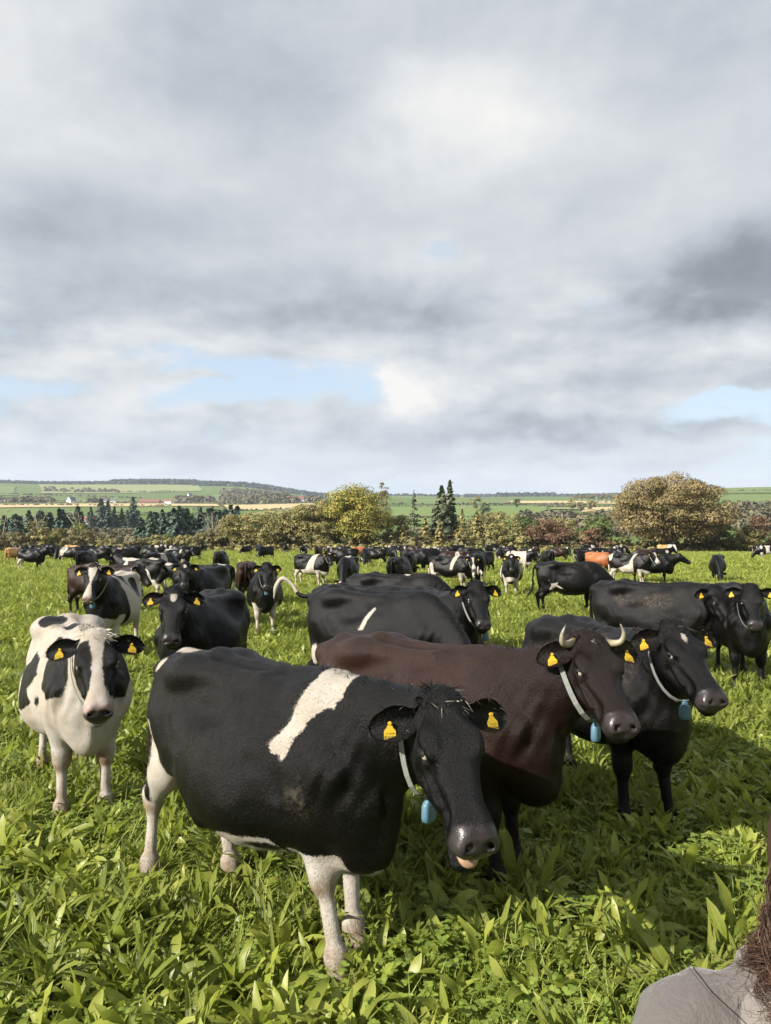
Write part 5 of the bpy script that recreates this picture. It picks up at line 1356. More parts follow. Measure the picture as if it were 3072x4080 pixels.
# ---------------------------------------------------------------- the cows nearest the camera, one by one
STAR = lambda u0, u1, w: (1, 'head', [(u0, -w), (u0+.012, w*.9), ((u0+u1)/2, w), (u1, .006), (u1-.004, -.008), ((u0+u1)/2, -w*.75)])
def near_cows():
    r, poll, R, _ = cow('black cow with slanting white shoulder patch and open mouth, nearest of all', -.69, 4.17, -41,
        dict(poll=(1.26, -.02, 1.29), hyaw=-33, hpitch=-42, fat=1.12, deep=.10, hs=1.16, mouth=.075, hooves=((.58, .14), (.74, -.15), (-.50, .17), (-.88, -.17))),
        [(1, 'poly', -1, [(.56, 1.5), (.73, 1.5), (.75, 1.27), (.69, 1.22), (.64, 1.19), (.60, 1.13), (.55, 1.06), (.52, .99), (.50, .95), (.475, .985), (.43, .97), (.41, 1.02), (.49, 1.13), (.53, 1.26)]),
         (1, 'top', 1.22, [(.55, -.4), (.74, -.4), (.71, .10), (.60, .10)]), (1, 'ell', (-.78, .02, 1.37), (.16, .10, .10)), (1, 'ell', (-.80, -.17, 1.27), (.05, .04, .06)),
         (1, 'poly', -1, [(-.02, .48), (.10, .535), (.40, .545), (.44, .46), (.3, .30), (-.1, .30)]), (-1, 'ell', (.33, -.24, .49), (.10, .14, .035)),
         (1, 'ell', (.2, .05, .38), (.30, .2, .10)), (1, 'ell', (.84, -.02, .42), (.10, .04, .04)),
         (.45, 'mud', (.60, -.24, .78), (.10, .2, .16)), (.7, 'mud', (-.6, -.1, 1.36), (.2, .2, .08)), (1, 'sock', 1, .50), (1, 'sock', 0, .40), (1, 'sock', 3, .66), (1, 'sock', 2, .66), (1, 'poly', -1, [(-.80, .62), (-.74, .95), (-.70, .98), (-.66, .80), (-.54, .70), (-.5, .55), (-.8, .5)]),
         (-1, 'ell', (-.86, -.20, .56), (.07, .09, .13)), (1, 'ell', (-.45, 0, .58), (.25, .2, .14))],
        'black', .0115, 1.0, 3, ('83684', '83684'), dict(pos=.84, drop=.07, loose=-1), False, True, 260, HAIR, ears=(.16, .02, .20, .06), tail=[(-.86, .02, 1.29), (-.95, .03, 1.2), (-.98, .05, .95), (-.97, .07, .72), (-.96, .08, .5)], fur=110000)
    HW = lambda a: poll+HS*R@np.asarray(a, float)
    mb = MB(); pts = spline([HW((.40, 0, -.140)), HW((.48, 0, -.150)), HW((.545, 0, -.158)), HW((.572, 0, -.172))], 8)
    tv, tf = tube_mesh(pts, [.02, .028, .031, .033, .033, .030, .024, .012], 10)
    c = pts.mean(0); tv = c+((tv-c)@R*np.array([1, 1.45, .55]))@R.T
    mb.add(tv, tf); mb.build('tongue', TONGUE, r)
    mb = MB(); rng = np.random.default_rng(3)
    loc = np.stack([rng.uniform(.0, .05, 14), rng.normal(size=14)*.05, np.full(14, .045)], 1)
    strands(mb, (HS*loc)@R.T+poll, np.stack([np.full(14, .9), rng.normal(size=14)*.4, np.full(14, .5)], 1)@R.T, .05, rng, .003, .02); mb.build('white_forelock_tuft', HAIRW, r, False)
    cow('dark brown horned cow with blue collar behind the nearest cow', .3, 4.95, -38,
        dict(poll=(1.11, .04, 1.44), hs=1.10, hyaw=-45, hpitch=-34, fat=1.06, hooves=((.56, .17), (.62, -.16), (-.74, .18), (-.72, -.18))),
        [(1, 'hell', (.05, 0, .05), (.015, .012, .02)), (1, 'ell', (.3, 0, .45), (.05, .05, .05))], 'brown', .0128, 1.0, 3, ('5743', '5743'), dict(pos=.80, drop=.05, blue=1, loose=-1, size=1.05), True, True, 190, HAIRB, ears=(.25, .0, .22, .12), fur=80000)
    cow('black cow with small white forehead star, right of the horned cow', 1.75, 6.0, -71,
        dict(poll=(1.02, -.11, 1.43), hs=1.10, hyaw=-9, hpitch=-36, fat=1.08, hooves=((.62, .18), (.56, -.17), (-.66, .16), (-.80, -.18))),
        [(1, 'head', [(.09, -.02), (.10, .016), (.135, .022), (.15, .004), (.165, .0), (.15, -.012), (.12, -.022)]), (1, 'ell', (.5, .1, .5), (.1, .2, .03)), (.8, 'mud', (.55, -.3, 1.1), (.25, .2, .35))], 'black', .0145, 1.0, 3, ('23037', '23037'), dict(pos=.80, drop=.09, size=1.0), False, True, 260, HAIRB, ears=(.22, .05, .30, .06), fur=60000)
    cow('mostly white cow with broad white blaze facing the camera at left', -2.63, 6.2, -60,
        dict(poll=(1.25, -.03, 1.355), hs=1.10, hyaw=-6, hpitch=-39, fat=1.08, hooves=((.60, .16), (.58, -.16), (-.80, .18), (-.68, -.18))),
        [(1, 'ell', (0, 0, .9), (3, 3, 3)), (-1, 'poly', -1, [(.48, 1.30), (.75, 1.3), (.9, 1.1), (.84, .90), (.70, .86), (.52, .92), (.46, 1.1)]), (-1, 'poly', -1, [(-.1, .95), (.05, 1.15), (.30, 1.12), (.38, 1.0), (.26, .88), (.36, .78), (.22, .70), (.02, .70), (.0, .86)]), (-1, 'poly', -1, [(-.30, .80), (-.16, 1.06), (-.04, 1.04), (-.16, .88), (-.2, .76)]),
         (-1, 'ell', (-.30, -.16, 1.37), (.15, .13, .10)), (-1, 'ell', (.10, -.05, 1.36), (.16, .07, .12)), (-1, 'poly', 1, [(.3, 1.35), (.8, 1.35), (.95, 1.1), (.9, .86), (.5, .80), (.2, .9)]), (-1, 'ell', (-.3, .35, 1.0), (.25, .2, .2)),
         (-1, 'ell', (.44, -.3, .80), (.03, .08, .04)), (1, 'mud', (-.1, -.12, 1.36), (.22, .14, .08)),
         (1, 'hell', (.25, 0, -.1), (.5, .3, .4)), (-1, 'head', [(.06, .045), (.0, .2), (.46, .2), (.47, .07), (.40, .045), (.30, .028), (.2, .03)]), (-1, 'head', [(.06, -.045), (.0, -.2), (.46, -.2), (.47, -.07), (.40, -.05), (.30, -.035), (.2, -.036)]), (-1, 'hell', (.2, .1, -.14), (.22, .07, .12)), (-1, 'hell', (.2, -.1, -.14), (.22, .07, .12)), (-1, 'hell', (.565, 0, -.06), (.07, .085, .055)), (1, 'ell', (.85, 0, .6), (.3, .2, .18))],
        'black', .0145, 1.0, 3, ('31207', '31207'), dict(pos=.70, drop=.10, size=1.0), False, True, 90, HAIRW, ears=(.10, .05, .20, .05), dirt=.9, fur=60000)
    cow('black cow with white diamond on forehead behind the nearest cow, left', -2.22, 9.08, -100,
        dict(poll=(1.15, .14, 1.44), hs=1.10, hyaw=23, hpitch=-44, fat=1.05), [(1, 'head', [(.055, -.035), (.06, .035), (.10, .032), (.155, .004), (.13, -.022)])], 'black', .0205, 1.02, 3, (None, None), None, False, True, 170, HAIR, ears=(.22, .05, .15, .05), fur=22000)
    cow('piebald cow with white blaze and pink nose, behind the mostly white cow', -4.97, 13.5, -86,
        dict(poll=(1.10, .0, 1.50), hyaw=2, hpitch=-50, fat=1.08),
        [(1, 'ell', (-.35, .2, 1.0), (.55, .45, .55)), (1, 'poly', 1, [(.40, 1.4), (.56, 1.4), (.40, 1.0), (.35, .7), (.3, .4), (-.4, .4), (-.1, .8), (.16, 1.05)]), (-1, 'ell', (-.15, .33, 1.12), (.24, .2, .2)), (-1, 'ell', (-.6, .33, .85), (.12, .2, .2)), (1, 'ell', (.8, 0, .56), (.3, .25, .14)), (1, 'sock', 0, .7), (1, 'sock', 1, .7), (1, 'sock', 2, .6), (1, 'sock', 3, .6),
         (1, 'head', [(-.05, -.075), (-.05, .07), (.16, .05), (.26, .022), (.36, .02), (.44, .05), (.6, .07), (.6, -.08), (.46, -.06), (.30, -.012), (.2, -.03), (.1, -.06)])], 'black', .022, 1.05, 3, (None, None), dict(pos=.66, drop=.08, blue=1, slant=.2), False, True, 80, HAIRW, ears=(.12, .05, .2, .05))
    cow('black cow with white forehead spot standing behind the diamond-faced cow', -4.40, 18.07, -105,
        dict(poll=(1.12, .10, 1.43), hyaw=27, hpitch=-46, fat=1.05), [(1, 'head', [(.04, -.035), (.05, .03), (.12, .025), (.13, -.03)])], 'black', .025, 1.02, 3, eyes=True, forelock=90, key='G')
    cow('black cow with white socks facing the camera, left of the raised tail', -2.75, 16.8, -80,
        dict(poll=(1.01, .03, 1.48), hyaw=0, hpitch=-47, fat=1.03), [(1, 'sock', 0, .66), (1, 'sock', 1, .66), (1, 'ell', (.72, 0, .58), (.2, .16, .12)), (1, 'head', [(-.02, -.05), (-.02, .05), (.012, .05), (.012, -.05)])], 'black', .025, 1.0, 3, (None, None), dict(pos=.8, drop=.06), False, True, 90)
    cow('black cow with raised beige tail and thin white flank streak, centre', -.08, 8.75, -34,
        dict(poll=(1.28, -.18, .66), hyaw=-12, hpitch=-62, fat=1.08), [(1, 'poly', -1, [(.13, 1.19), (.16, 1.18), (.09, 1.05), (.07, .95), (.0, .95), (.04, 1.08)]), (1, 'ell', (-.72, -.25, .62), (.06, .1, .12))], 'black', .0205, 1.06, 0,
        tail=[(-.84, 0, 1.29), (-.99, -.06, 1.25), (-1.10, -.10, 1.28), (-1.18, -.13, 1.40), (-1.28, -.18, 1.46), (-1.36, -.2, 1.36), (-1.39, -.21, 1.22)], tail_white=.36, fur=22000)
    cow('black cow with woolly brown topknot behind the raised-tail cow', -.30, 11.0, -34,
        dict(poll=(1.02, -.10, 1.30), hyaw=-2, hpitch=-45, fat=1.05), [], 'black', .022, 1.0, 3, forelock=140, hair=HAIRB, ears=(.2, -.1, .3, -.1))
    cow('broad black cow side-on, back showing behind the topknot cow', .22, 13.4, -20,
        dict(poll=(1.30, .1, .55), hyaw=4, hpitch=-62, fat=1.08), [(1, 'ell', (.2, 0, 1.36), (.06, .05, .05))], 'black', .025, 1.04)
    cow('black cow with blue-tagged collar facing the camera, right of centre', .67, 9.95, -65,
        dict(poll=(1.05, .0, 1.47), hs=1.10, hyaw=-20, hpitch=-42, fat=1.05), [], 'black', .019, 1.0, 3, (None, None), dict(pos=.80, drop=.10, blue=1, loose=-1, slant=.1), False, True, 170, HAIR, ears=(.2, .05, .2, .05), fur=22000)
    cow('black cow side-on with long tail and white udder patch, right', 5.15, 20.6, -4,
        dict(poll=(1.30, -.05, .62), hyaw=-4, hpitch=-60, fat=1.04, hooves=((.50, .17), (.62, -.17), (-.80, .18), (-.70, -.18))), [(1, 'poly', -1, [(-.62, .90), (-.56, .78), (-.42, .80), (-.36, .84), (-.40, .76), (-.22, .64), (-.34, .66), (-.42, .72), (-.5, .60), (-.6, .62), (-.54, .74)])], 'black', .025, 1.02,
        tail=[(-.86, 0, 1.30), (-.97, 0, 1.2), (-1.0, 0, .9), (-1.02, 0, .65), (-1.18, 0, .38)], tail_white=False)
    cow('black cow with dried dung on her flank, side-on at right', 4.12, 11.3, -36,
        dict(poll=(.92, -.22, 1.29), hyaw=-44, hpitch=-46, fat=1.06), [(1, 'ell', (-.35, -.2, .55), (.12, .2, .08)), (1, 'mud', (.10, -.36, 1.12), (.42, .2, .16)), (.8, 'mud', (-.35, -.3, 1.1), (.2, .2, .1))], 'black', .0205, 1.02, 3, eyes=True, forelock=150, ears=(.2, .05, .2, .05))
    cow('black cow facing the camera at the right picture edge, white on rump', 5.18, 10.75, -105,
        dict(poll=(.92, -.03, 1.37), hs=1.10, hyaw=-4, hpitch=-44, fat=1.03), [(1, 'ell', (-.72, 0, 1.36), (.25, .2, .12))], 'black', .0205, 1.0, 3, (None, None), dict(pos=.8, drop=.08, blue=1, sensor=False), False, True, 150, HAIRB, ears=(.12, .05, .12, .05))
near_cows()

# ---------------------------------------------------------------- the rest of the herd
POSES = {'stand': dict(poll=(1.16, .02, 1.42), hyaw=3, hpitch=-50), 'standr': dict(poll=(1.10, -.10, 1.42), hyaw=-38, hpitch=-46), 'standc': dict(poll=(1.02, -.16, 1.32), hyaw=-58, hpitch=-50), 'standp': dict(poll=(1.20, 0, 1.34), hyaw=6, hpitch=-32),
         'low': dict(poll=(1.15, -.05, 1.32), hyaw=-8, hpitch=-50), 'graze': dict(poll=(1.30, -.10, .52), hyaw=-8, hpitch=-62), 'grazef': dict(poll=(1.28, .05, .50), hyaw=2, hpitch=-66), 'grazel': dict(poll=(1.24, .20, .50), hyaw=16, hpitch=-62)}
def markings(seed):
    """a Friesian coat drawn from a few blotches; some seeds are set by hand below"""
    rng = np.random.default_rng(seed*13+5); r = []
    for i in range(rng.integers(3, 6)):
        cx = rng.uniform(-.8, .7); sd = rng.choice([-1, 1])
        r.append((1, 'ell', (cx, sd*rng.uniform(.05, .4), rng.uniform(.6, 1.4)), (rng.uniform(.10, .22), rng.uniform(.2, .4), rng.uniform(.16, .42))))
    r.append((1, 'ell', (-.1, 0, .5), (.6, .3, .12)))
    for i in range(4):
        if rng.random() < .75: r.append((1, 'sock', i, rng.uniform(.45, .75)))
    if rng.random() < .6: r.append((1, 'head', [(.02, -.04), (.02, .04), (.14, .02), (.15, -.02)]))
    return r
SOCKS = [(1, 'sock', i, .68) for i in range(4)]
BY_HAND = {
    21: [(1, 'sock', 2, .72), (1, 'sock', 3, .72), (1, 'ell', (-.1, 0, .5), (.6, .25, .1)), (1, 'sock', 0, .4), (1, 'ell', (-.6, 0, 1.38), (.12, .12, .06))],
    22: [(1, 'ell', (.45, 0, 1.38), (.2, .2, .08))], 23: [(1, 'ell', (0, 0, 1.36), (.2, .2, .08))],
    24: [(1, 'ell', (.35, 0, .62), (.4, .5, .22)), (1, 'ell', (-.5, 0, .6), (.2, .2, .15))]+SOCKS[2:],
    26: [(1, 'ell', (-.2, 0, .52), (.8, .5, .22)), (1, 'ell', (-.45, .3, .78), (.16, .3, .24)), (1, 'ell', (.45, 0, 1.36), (.35, .35, .10)), (1, 'ell', (-.55, .1, 1.38), (.2, .14, .12)), (1, 'ell', (.5, .35, .95), (.12, .3, .4))]+SOCKS,
    27: [(1, 'poly', 1, [(-.2, 1.5), (.15, 1.5), (.15, .3), (-.15, .3)]), (1, 'poly', -1, [(-.2, 1.5), (.15, 1.5), (.15, .3), (-.15, .3)])]+SOCKS,
    28: [(1, 'ell', (-.55, 0, 1.38), (.35, .35, .13)), (1, 'poly', -1, [(.30, 1.45), (.42, 1.45), (.40, 1.1), (.34, 1.05), (.28, 1.2)]), (1, 'ell', (0, 0, .52), (.7, .35, .10)), (1, 'head', [(-.03, -.06), (-.03, .06), (.1, .06), (.12, -.05)])]+SOCKS,
    31: [(1, 'ell', (1.1, 0, 1.4), (.14, .1, .1)), (1, 'ell', (-.6, 0, 1.36), (.14, .12, .1)), (1, 'head', [(-.05, -.07), (-.05, .07), (.08, .06), (.08, -.06)])],
    36: [(1, 'poly', -1, [(.26, 1.5), (.55, 1.5), (.42, 1.1), (.40, .7), (.46, .4), (-.5, .4), (-.5, .66), (.0, .72), (.1, 1.0)]), (1, 'ell', (.6, 0, .5), (.4, .3, .18)), (1, 'head', [(-.03, -.05), (-.03, .05), (.09, .05), (.11, -.04)])]+SOCKS,
    39: [(1, 'poly', -1, [(-.7, 1.5), (-.1, 1.5), (.5, 1.25), (.7, 1.0), (.62, .8), (.3, 1.15), (-.7, 1.2)]), (1, 'top', 1.0, [(-.6, -.06), (-.6, .02), (.5, .03), (.5, -.06)]), (1, 'ell', (-.1, .3, 1.2), (.25, .08, .12)), (1, 'head', [(.05, -.1), (.05, .0), (.4, .0), (.4, -.1)])],
    43: [(1, 'ell', (0, 0, .9), (3, 3, 3)), (-1, 'ell', (.0, -.3, 1.2), (.22, .3, .2)), (-1, 'ell', (.05, -.3, .85), (.12, .3, .15)), (-1, 'ell', (.9, 0, 1.1), (.4, .4, .4)), (-1, 'ell', (-.7, -.2, 1.2), (.12, .3, .2))],
    47: [(1, 'poly', -1, [(.24, 1.5), (.46, 1.5), (.30, 1.1), (.22, .8), (.12, .8), (.14, 1.1)]), (1, 'ell', (.3, 0, .5), (.5, .3, .16)), (1, 'ell', (-.75, -.2, .85), (.12, .3, .25)), (1, 'head', [(-.05, -.05), (-.05, .07), (.14, .03), (.3, .0), (.4, .03), (.46, .12), (.62, .12), (.62, -.12), (.42, -.12), (.34, -.03), (.1, -.05)])]+SOCKS,
    48: [(1, 'sock', 2, .8), (1, 'sock', 3, .8), (1, 'ell', (-.5, 0, .62), (.2, .2, .15))],
    49: [(1, 'sock', 0, .78), (1, 'sock', 1, .78), (1, 'ell', (.72, 0, .62), (.25, .2, .16)), (1, 'ell', (.3, -.35, .85), (.08, .2, .25)), (1, 'ell', (.35, .35, .9), (.06, .2, .16)), (1, 'head', [(.02, -.04), (.02, .04), (.08, .035), (.13, 0), (.09, -.035)])],
    50: [(1, 'ell', (-.1, 0, .9), (.85, .8, .8)), (-1, 'ell', (-.5, -.2, 1.3), (.08, .2, .12)), (1, 'ell', (.8, 0, .5), (.3, .25, .2))]+SOCKS,
    58: [(1, 'ell', (0, 0, .9), (3, 3, 3)), (-1, 'ell', (.6, .25, 1.0), (.3, .16, .4)), (-1, 'ell', (.6, -.3, 1.0), (.2, .16, .3)), (1, 'hell', (.2, 0, 0), (.5, .2, .3))],
    59: [(1, 'poly', -1, [(.30, 1.5), (.46, 1.5), (.25, 1.1), (.30, .7), (.3, .4), (-.5, .4), (-.4, .7), (.1, .9), (.18, 1.15)]), (1, 'ell', (-.8, -.1, 1.2), (.12, .3, .2)), (1, 'ell', (.6, 0, .5), (.35, .3, .2)), (1, 'head', [(-.05, -.05), (-.05, .05), (.2, .03), (.3, .0), (.46, .1), (.62, .12), (.62, -.12), (.44, -.1), (.28, -.02), (.1, -.05)])]+SOCKS,
    60: [(1, 'poly', 1, [(-.3, 1.5), (.4, 1.5), (.2, 1.2), (.2, .4), (-.5, .4), (-.1, .9)]), (1, 'ell', (.6, .2, 1.2), (.12, .3, .2))]+SOCKS}
for i, (x, y, yaw, coat, mk, pose, label) in enumerate(HERD):
    h = .036 if y < 45 else .058
    pz = dict(POSES[pose], fat=1.04)
    if h > .04: pz['leg'] = 1.4
    near = y < 40
    cow(label, x, y, yaw, pz, BY_HAND.get(mk) or (markings(mk) if mk else []), coat, h, .97+.07*((i*37) % 10)/10, (3 if near else 0) if pose[0] in 'sl' or y < 30 else 0, (None, None),
        dict(pos=.8, drop=.07, blue=1 if mk in (0, 47, 59) else 0) if mk in (47, 59, 36) or pose == 'low' and mk == 0 else None, ([(.015, .07, .02), (.05, .15, .02), (.09, .20, .06), (.14, .17, .12), (.16, .11, .14)] if label.startswith('horned') else False), near and pose[0] == 's', 60 if y < 36 and pose[0] == 's' else 0, key=(pose, h), dirt=.6,
        ears=(.2, .05, .2, .05), tail_white=.62 if mk else False)
# ---------------------------------------------------------------- the air over the valley
def build_haze():
    mb = MB(); mb.box((0, 3200, 60), (9600, 9000, 320)); m = bpy.data.materials.new('haze_air'); t = NT(m)
    v = t.n('ShaderNodeVolumePrincipled', {'Color': (.80, .88, 1.0, 1), 'Density': .00008, 'Anisotropy': .0}); t.out(None, v.outputs[0])
    o = mb.build('haze', m, None, False); tag(o, 'thin blue haze over the valley', 'haze', kind='stuff')
build_haze()
# ---------------------------------------------------------------- person at the right edge, seen over the shoulder
def sdf_mesh(parts, h, pad=.04):
    lo = np.min([p[1] for p in parts], 0)-pad; hi = np.max([p[2] for p in parts], 0)+pad
    dims = np.ceil((hi-lo)/h).astype(int)+1
    D = np.full(dims, .3, np.float32); ax = [lo[i]+h*np.arange(dims[i]) for i in range(3)]
    X = np.stack(np.meshgrid(*ax, indexing='ij'), -1)
    for fn, a, b, k, op in parts:
        i0 = np.maximum(np.floor((a-lo-.06)/h).astype(int), 0); i1 = np.minimum(np.ceil((b-lo+.06)/h).astype(int)+1, dims)
        sl = tuple(slice(i0[i], i1[i]) for i in range(3)); d = fn(X[sl])
        D[sl] = smin(D[sl], d, k) if op == '+' else -smin(-D[sl], d, k)
    return surface_nets(D, lo, h)
def build_person():
    px, py = .622, 1.00
    root = link('person', None, loc=(px, py, gz(px, py)), rotz=R2(96)); tag(root, 'person in grey-brown jacket with long curly brown hair at the right edge', 'person')
    # local frame: x forward, y left, z up
    def seg(L, a, b, ra, rb, k=.03, fl=1.0, op='+'):
        a = np.array(a, float); b = np.array(b, float); r = max(ra, rb)*1.2
        L.append((lambda P, a=a, b=b: rcone(P, a, b, ra, rb, fl), np.minimum(a, b)-r, np.maximum(a, b)+r, k, op))
    def el(L, c, r, k=.03, op='+'):
        c = np.array(c, float); r = np.array(r, float)
        L.append((lambda P, c=c, r=r: ellip(P, c, r), c-r, c+r, k, op))
    zs = .15
    B = []
    el(B, (.0, 0, 1.60+zs), (.098, .076, .122)); el(B, (.03, 0, 1.545+zs), (.068, .056, .075)); seg(B, (-.015, 0, 1.38+zs), (.0, 0, 1.53+zs), .056, .052)
    el(B, (.112, 0, 1.575+zs), (.018, .013, .022), .015); el(B, (.085, 0, 1.545+zs), (.022, .026, .010), .01)
    for s in (1, -1):
        el(B, (.0, s*.078, 1.58+zs), (.022, .012, .034), .01)
        seg(B, (0, s*.17, 1.37+zs), (-.02, s*.23, 1.10+zs), .048, .040); seg(B, (-.02, s*.23, 1.10+zs), (.16, s*.20, .93+zs), .038, .028)
        h = np.array([.20, s*.19, .91+zs]); seg(B, (.15, s*.2, .935+zs), h, .026, .028, .02, 1.0)
        for q in range(4):
            a = h+np.array([.02, 0, .024-.016*q]); seg(B, a, a+np.array([.035, -s*.012, -.004]), .0095, .009, .006); seg(B, a+np.array([.035, -s*.012, -.004]), a+np.array([.045, -s*.034, -.008]), .009, .0075, .006)
        seg(B, h+np.array([-.005, -s*.015, .015]), h+np.array([.03, -s*.045, .012]), .011, .009, .008)
        seg(B, (0, s*.095, .92+zs), (.02, s*.10, .50+zs), .085, .056); seg(B, (.02, s*.10, .50+zs), (-.01, s*.10, .09), .054, .036); seg(B, (-.01, s*.10, .06), (.15, s*.115, .035), .042, .034)
    el(B, (0, 0, 1.15+zs), (.11, .155, .25), .05); el(B, (0, 0, .95+zs), (.12, .165, .13), .05)
    V, F = sdf_mesh(B, .011)
    link('body', mesh_data('body', V, F, True, [simple_mat('skin', (.55, .36, .27), .5, .12, 14)]), root)
    J = []
    el(J, (-.005, 0, 1.20+zs), (.150, .205, .26), .05); el(J, (0, 0, 1.34+zs), (.115, .17, .075), .06); seg(J, (-.01, .05, 1.415+zs), (-.01, .205, 1.335+zs), .062, .082, .05); seg(J, (-.01, -.05, 1.415+zs), (-.01, -.205, 1.335+zs), .062, .082, .05); el(J, (.0, 0, .95+zs), (.165, .215, .20), .06); seg(J, (-.03, .09, 1.43+zs), (-.03, -.09, 1.43+zs), .055, .055, .05)
    for s in (1, -1):
        seg(J, (-.005, s*.205, 1.335+zs), (-.03, s*.275, 1.08+zs), .084, .072, .04); seg(J, (-.03, s*.275, 1.08+zs), (.14, s*.205, .945+zs), .068, .050, .04)
    HD_ = []
    # folded-down hood and collar
    el(HD_, (-.045, 0, 1.395+zs), (.150, .185, .098), .03); seg(HD_, (-.085, .09, 1.445+zs), (-.10, -.09, 1.445+zs), .042, .042, .03); seg(HD_, (-.06, .12, 1.435+zs), (.085, .08, 1.40+zs), .032, .020, .02); seg(HD_, (-.06, -.12, 1.435+zs), (.085, -.08, 1.40+zs), .032, .020, .02)
    el(HD_, (.0, 0, 1.52+zs), (.072, .075, .10), .02, '-')
    el(J, (.0, 0, 1.53+zs), (.072, .075, .10), .02, '-')
    V, F = sdf_mesh(J, .010)
    def crumple(V, F, a):
        q = np.cross(V[F[:, 2]]-V[F[:, 0]], V[F[:, 3]]-V[F[:, 1]]); Nn = np.zeros_like(V)
        for k_ in range(4): np.add.at(Nn, F[:, k_], q)
        Nn /= np.linalg.norm(Nn, axis=1)[:, None]+1e-12
        d = vnoise(V*[1, 1, .5], 17, 3)*.022+np.abs(vnoise(V*[1.3, .7, .8], 11, 5))*-.030+vnoise(V, 45, 8)*.004
        return V+Nn*(d*a)[:, None]
    V = crumple(V, F, 1.0)
    jm = bpy.data.materials.new('jacket_cloth'); t = NT(jm); tc = t.n('ShaderNodeTexCoord').outputs['Object']
    n1 = t.noise(tc, 5, 4, .6); n2 = t.noise(tc, 26, 4, .6); wv = t.noise(tc, 420, 2, .5)
    c = t.mix(n1, (.080, .071, .066), (.12, .106, .097)); c = t.mix(t.math('MULTIPLY', wv, .35), c, (.07, .062, .057))
    b = t.n('ShaderNodeBsdfPrincipled', {'Base Color': c, 'Roughness': .82, 'Sheen Weight': .15, 'Specular IOR Level': .2})
    bp = t.n('ShaderNodeBump', {'Strength': .55, 'Distance': .02, 'Height': n2}); b2 = t.n('ShaderNodeBump', {'Strength': .3, 'Distance': .002, 'Height': wv, 'Normal': (bp, 0)}); t.t.links.new(b2.outputs[0], b.inputs['Normal']); t.out(b.outputs[0])
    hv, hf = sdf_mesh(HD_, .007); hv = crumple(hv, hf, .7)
    jh = jm.copy(); jh.name = 'jacket_cloth_lit'  # same cloth as the jacket, its lit tone painted in as a paler colour
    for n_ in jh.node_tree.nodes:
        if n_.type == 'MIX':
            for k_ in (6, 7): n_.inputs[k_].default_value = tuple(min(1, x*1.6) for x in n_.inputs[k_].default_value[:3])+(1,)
    j = link('jacket', mesh_data('jacket', V, F, True, [jm]), root)
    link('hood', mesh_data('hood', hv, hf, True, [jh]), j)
    mb = MB(); pts = spline([(-.115, .135, 1.40+zs), (-.06, .192, 1.432+zs), (.03, .20, 1.437+zs), (.09, .16, 1.40+zs)], 18); mb.tube(pts, .0007, 6); mb.build('seam', simple_mat('seam_thread', (.06, .05, .045), .8), j)
    mb = MB(); a = np.linspace(0, 2*math.pi, 17)[:-1]
    cc = np.array([-.118, .085, 1.43+zs]); mb.add([cc+np.array([-.006*k_, math.cos(q)*.008, math.sin(q)*.008]) for k_ in (0, 1) for q in a], [tuple(range(16)), tuple(range(31, 15, -1))]+[(i, (i+1) % 16, (i+1) % 16+16, i+16) for i in range(16)]); mb.build('snap_button', simple_mat('steel', (.55, .55, .56), .25, .1, 20, .5, 0, 1.0), j)
    T = []
    el(T, (0, 0, .93+zs), (.15, .195, .14), .05)
    for s in (1, -1): seg(T, (0, s*.095, .90+zs), (.02, s*.10, .50+zs), .105, .078, .04); seg(T, (.02, s*.10, .50+zs), (-.01, s*.10, .14), .076, .066, .03)
    V, F = sdf_mesh(T, .014); link('trousers', mesh_data('trousers', V, F, True, [simple_mat('denim', (.05, .07, .12), .85, .25, 20)]), root)
    for s in (1, -1):
        T = []; seg(T, (-.01, s*.10, .30), (-.01, s*.10, .08), .078, .060, .03); seg(T, (-.02, s*.10, .05), (.16, s*.117, .042), .056, .046, .03); V, F = sdf_mesh(T, .010); link('boot', mesh_data('boot', V, F, True, [simple_mat('rubber_boot', (.03, .045, .03), .45)]), root)
    # long curly hair falling over the left shoulder: locks of fine ribbons round a dark core
    rng = np.random.default_rng(8); Hh = []
    el(Hh, (-.022, 0, 1.60+zs), (.110, .100, .135), .03); el(Hh, (.095, 0, 1.56+zs), (.07, .06, .10), .02, '-')
    V, F = sdf_mesh(Hh, .008)
    HD = simple_mat('hair_dark_brown', (.042, .022, .0145), .55, .4, 60, .3); HA = simple_mat('hair_auburn', (.085, .043, .026), .5, .35, 60, .35)
    ho = link('hair', mesh_data('hair', V, F, True, [HD]), root)
    for lk in range(26):
        mb = MB()
        a = rng.uniform(.2, 2.5) if lk < 20 else rng.uniform(-2.4, .2)
        st = np.array([-.03-.09*math.cos(a), .088*math.sin(a), 1.585+zs+rng.uniform(-.02, .06)])
        if lk < 20:
            e = np.array([-.035+rng.normal()*.040, .118+rng.normal()*.022, 1.455+zs+rng.normal()*.02]); tip = e+np.array([rng.normal()*.025, .012+rng.normal()*.022, -.055+rng.normal()*.018])
        else:
            e = np.array([-.105+rng.normal()*.012, st[1]*.8, 1.48+zs]); tip = e+np.array([-.01, rng.normal()*.02, -.06])
        m1 = (st+e)/2+np.array([-.012, .014, .0])
        ax = spline([st, m1, e, tip], 30); q = np.linspace(0, 1, 30); ph0 = rng.uniform(0, 6.28); fr = rng.uniform(3.6, 5.2)*6.28; dr = rng.choice([-1, 1])
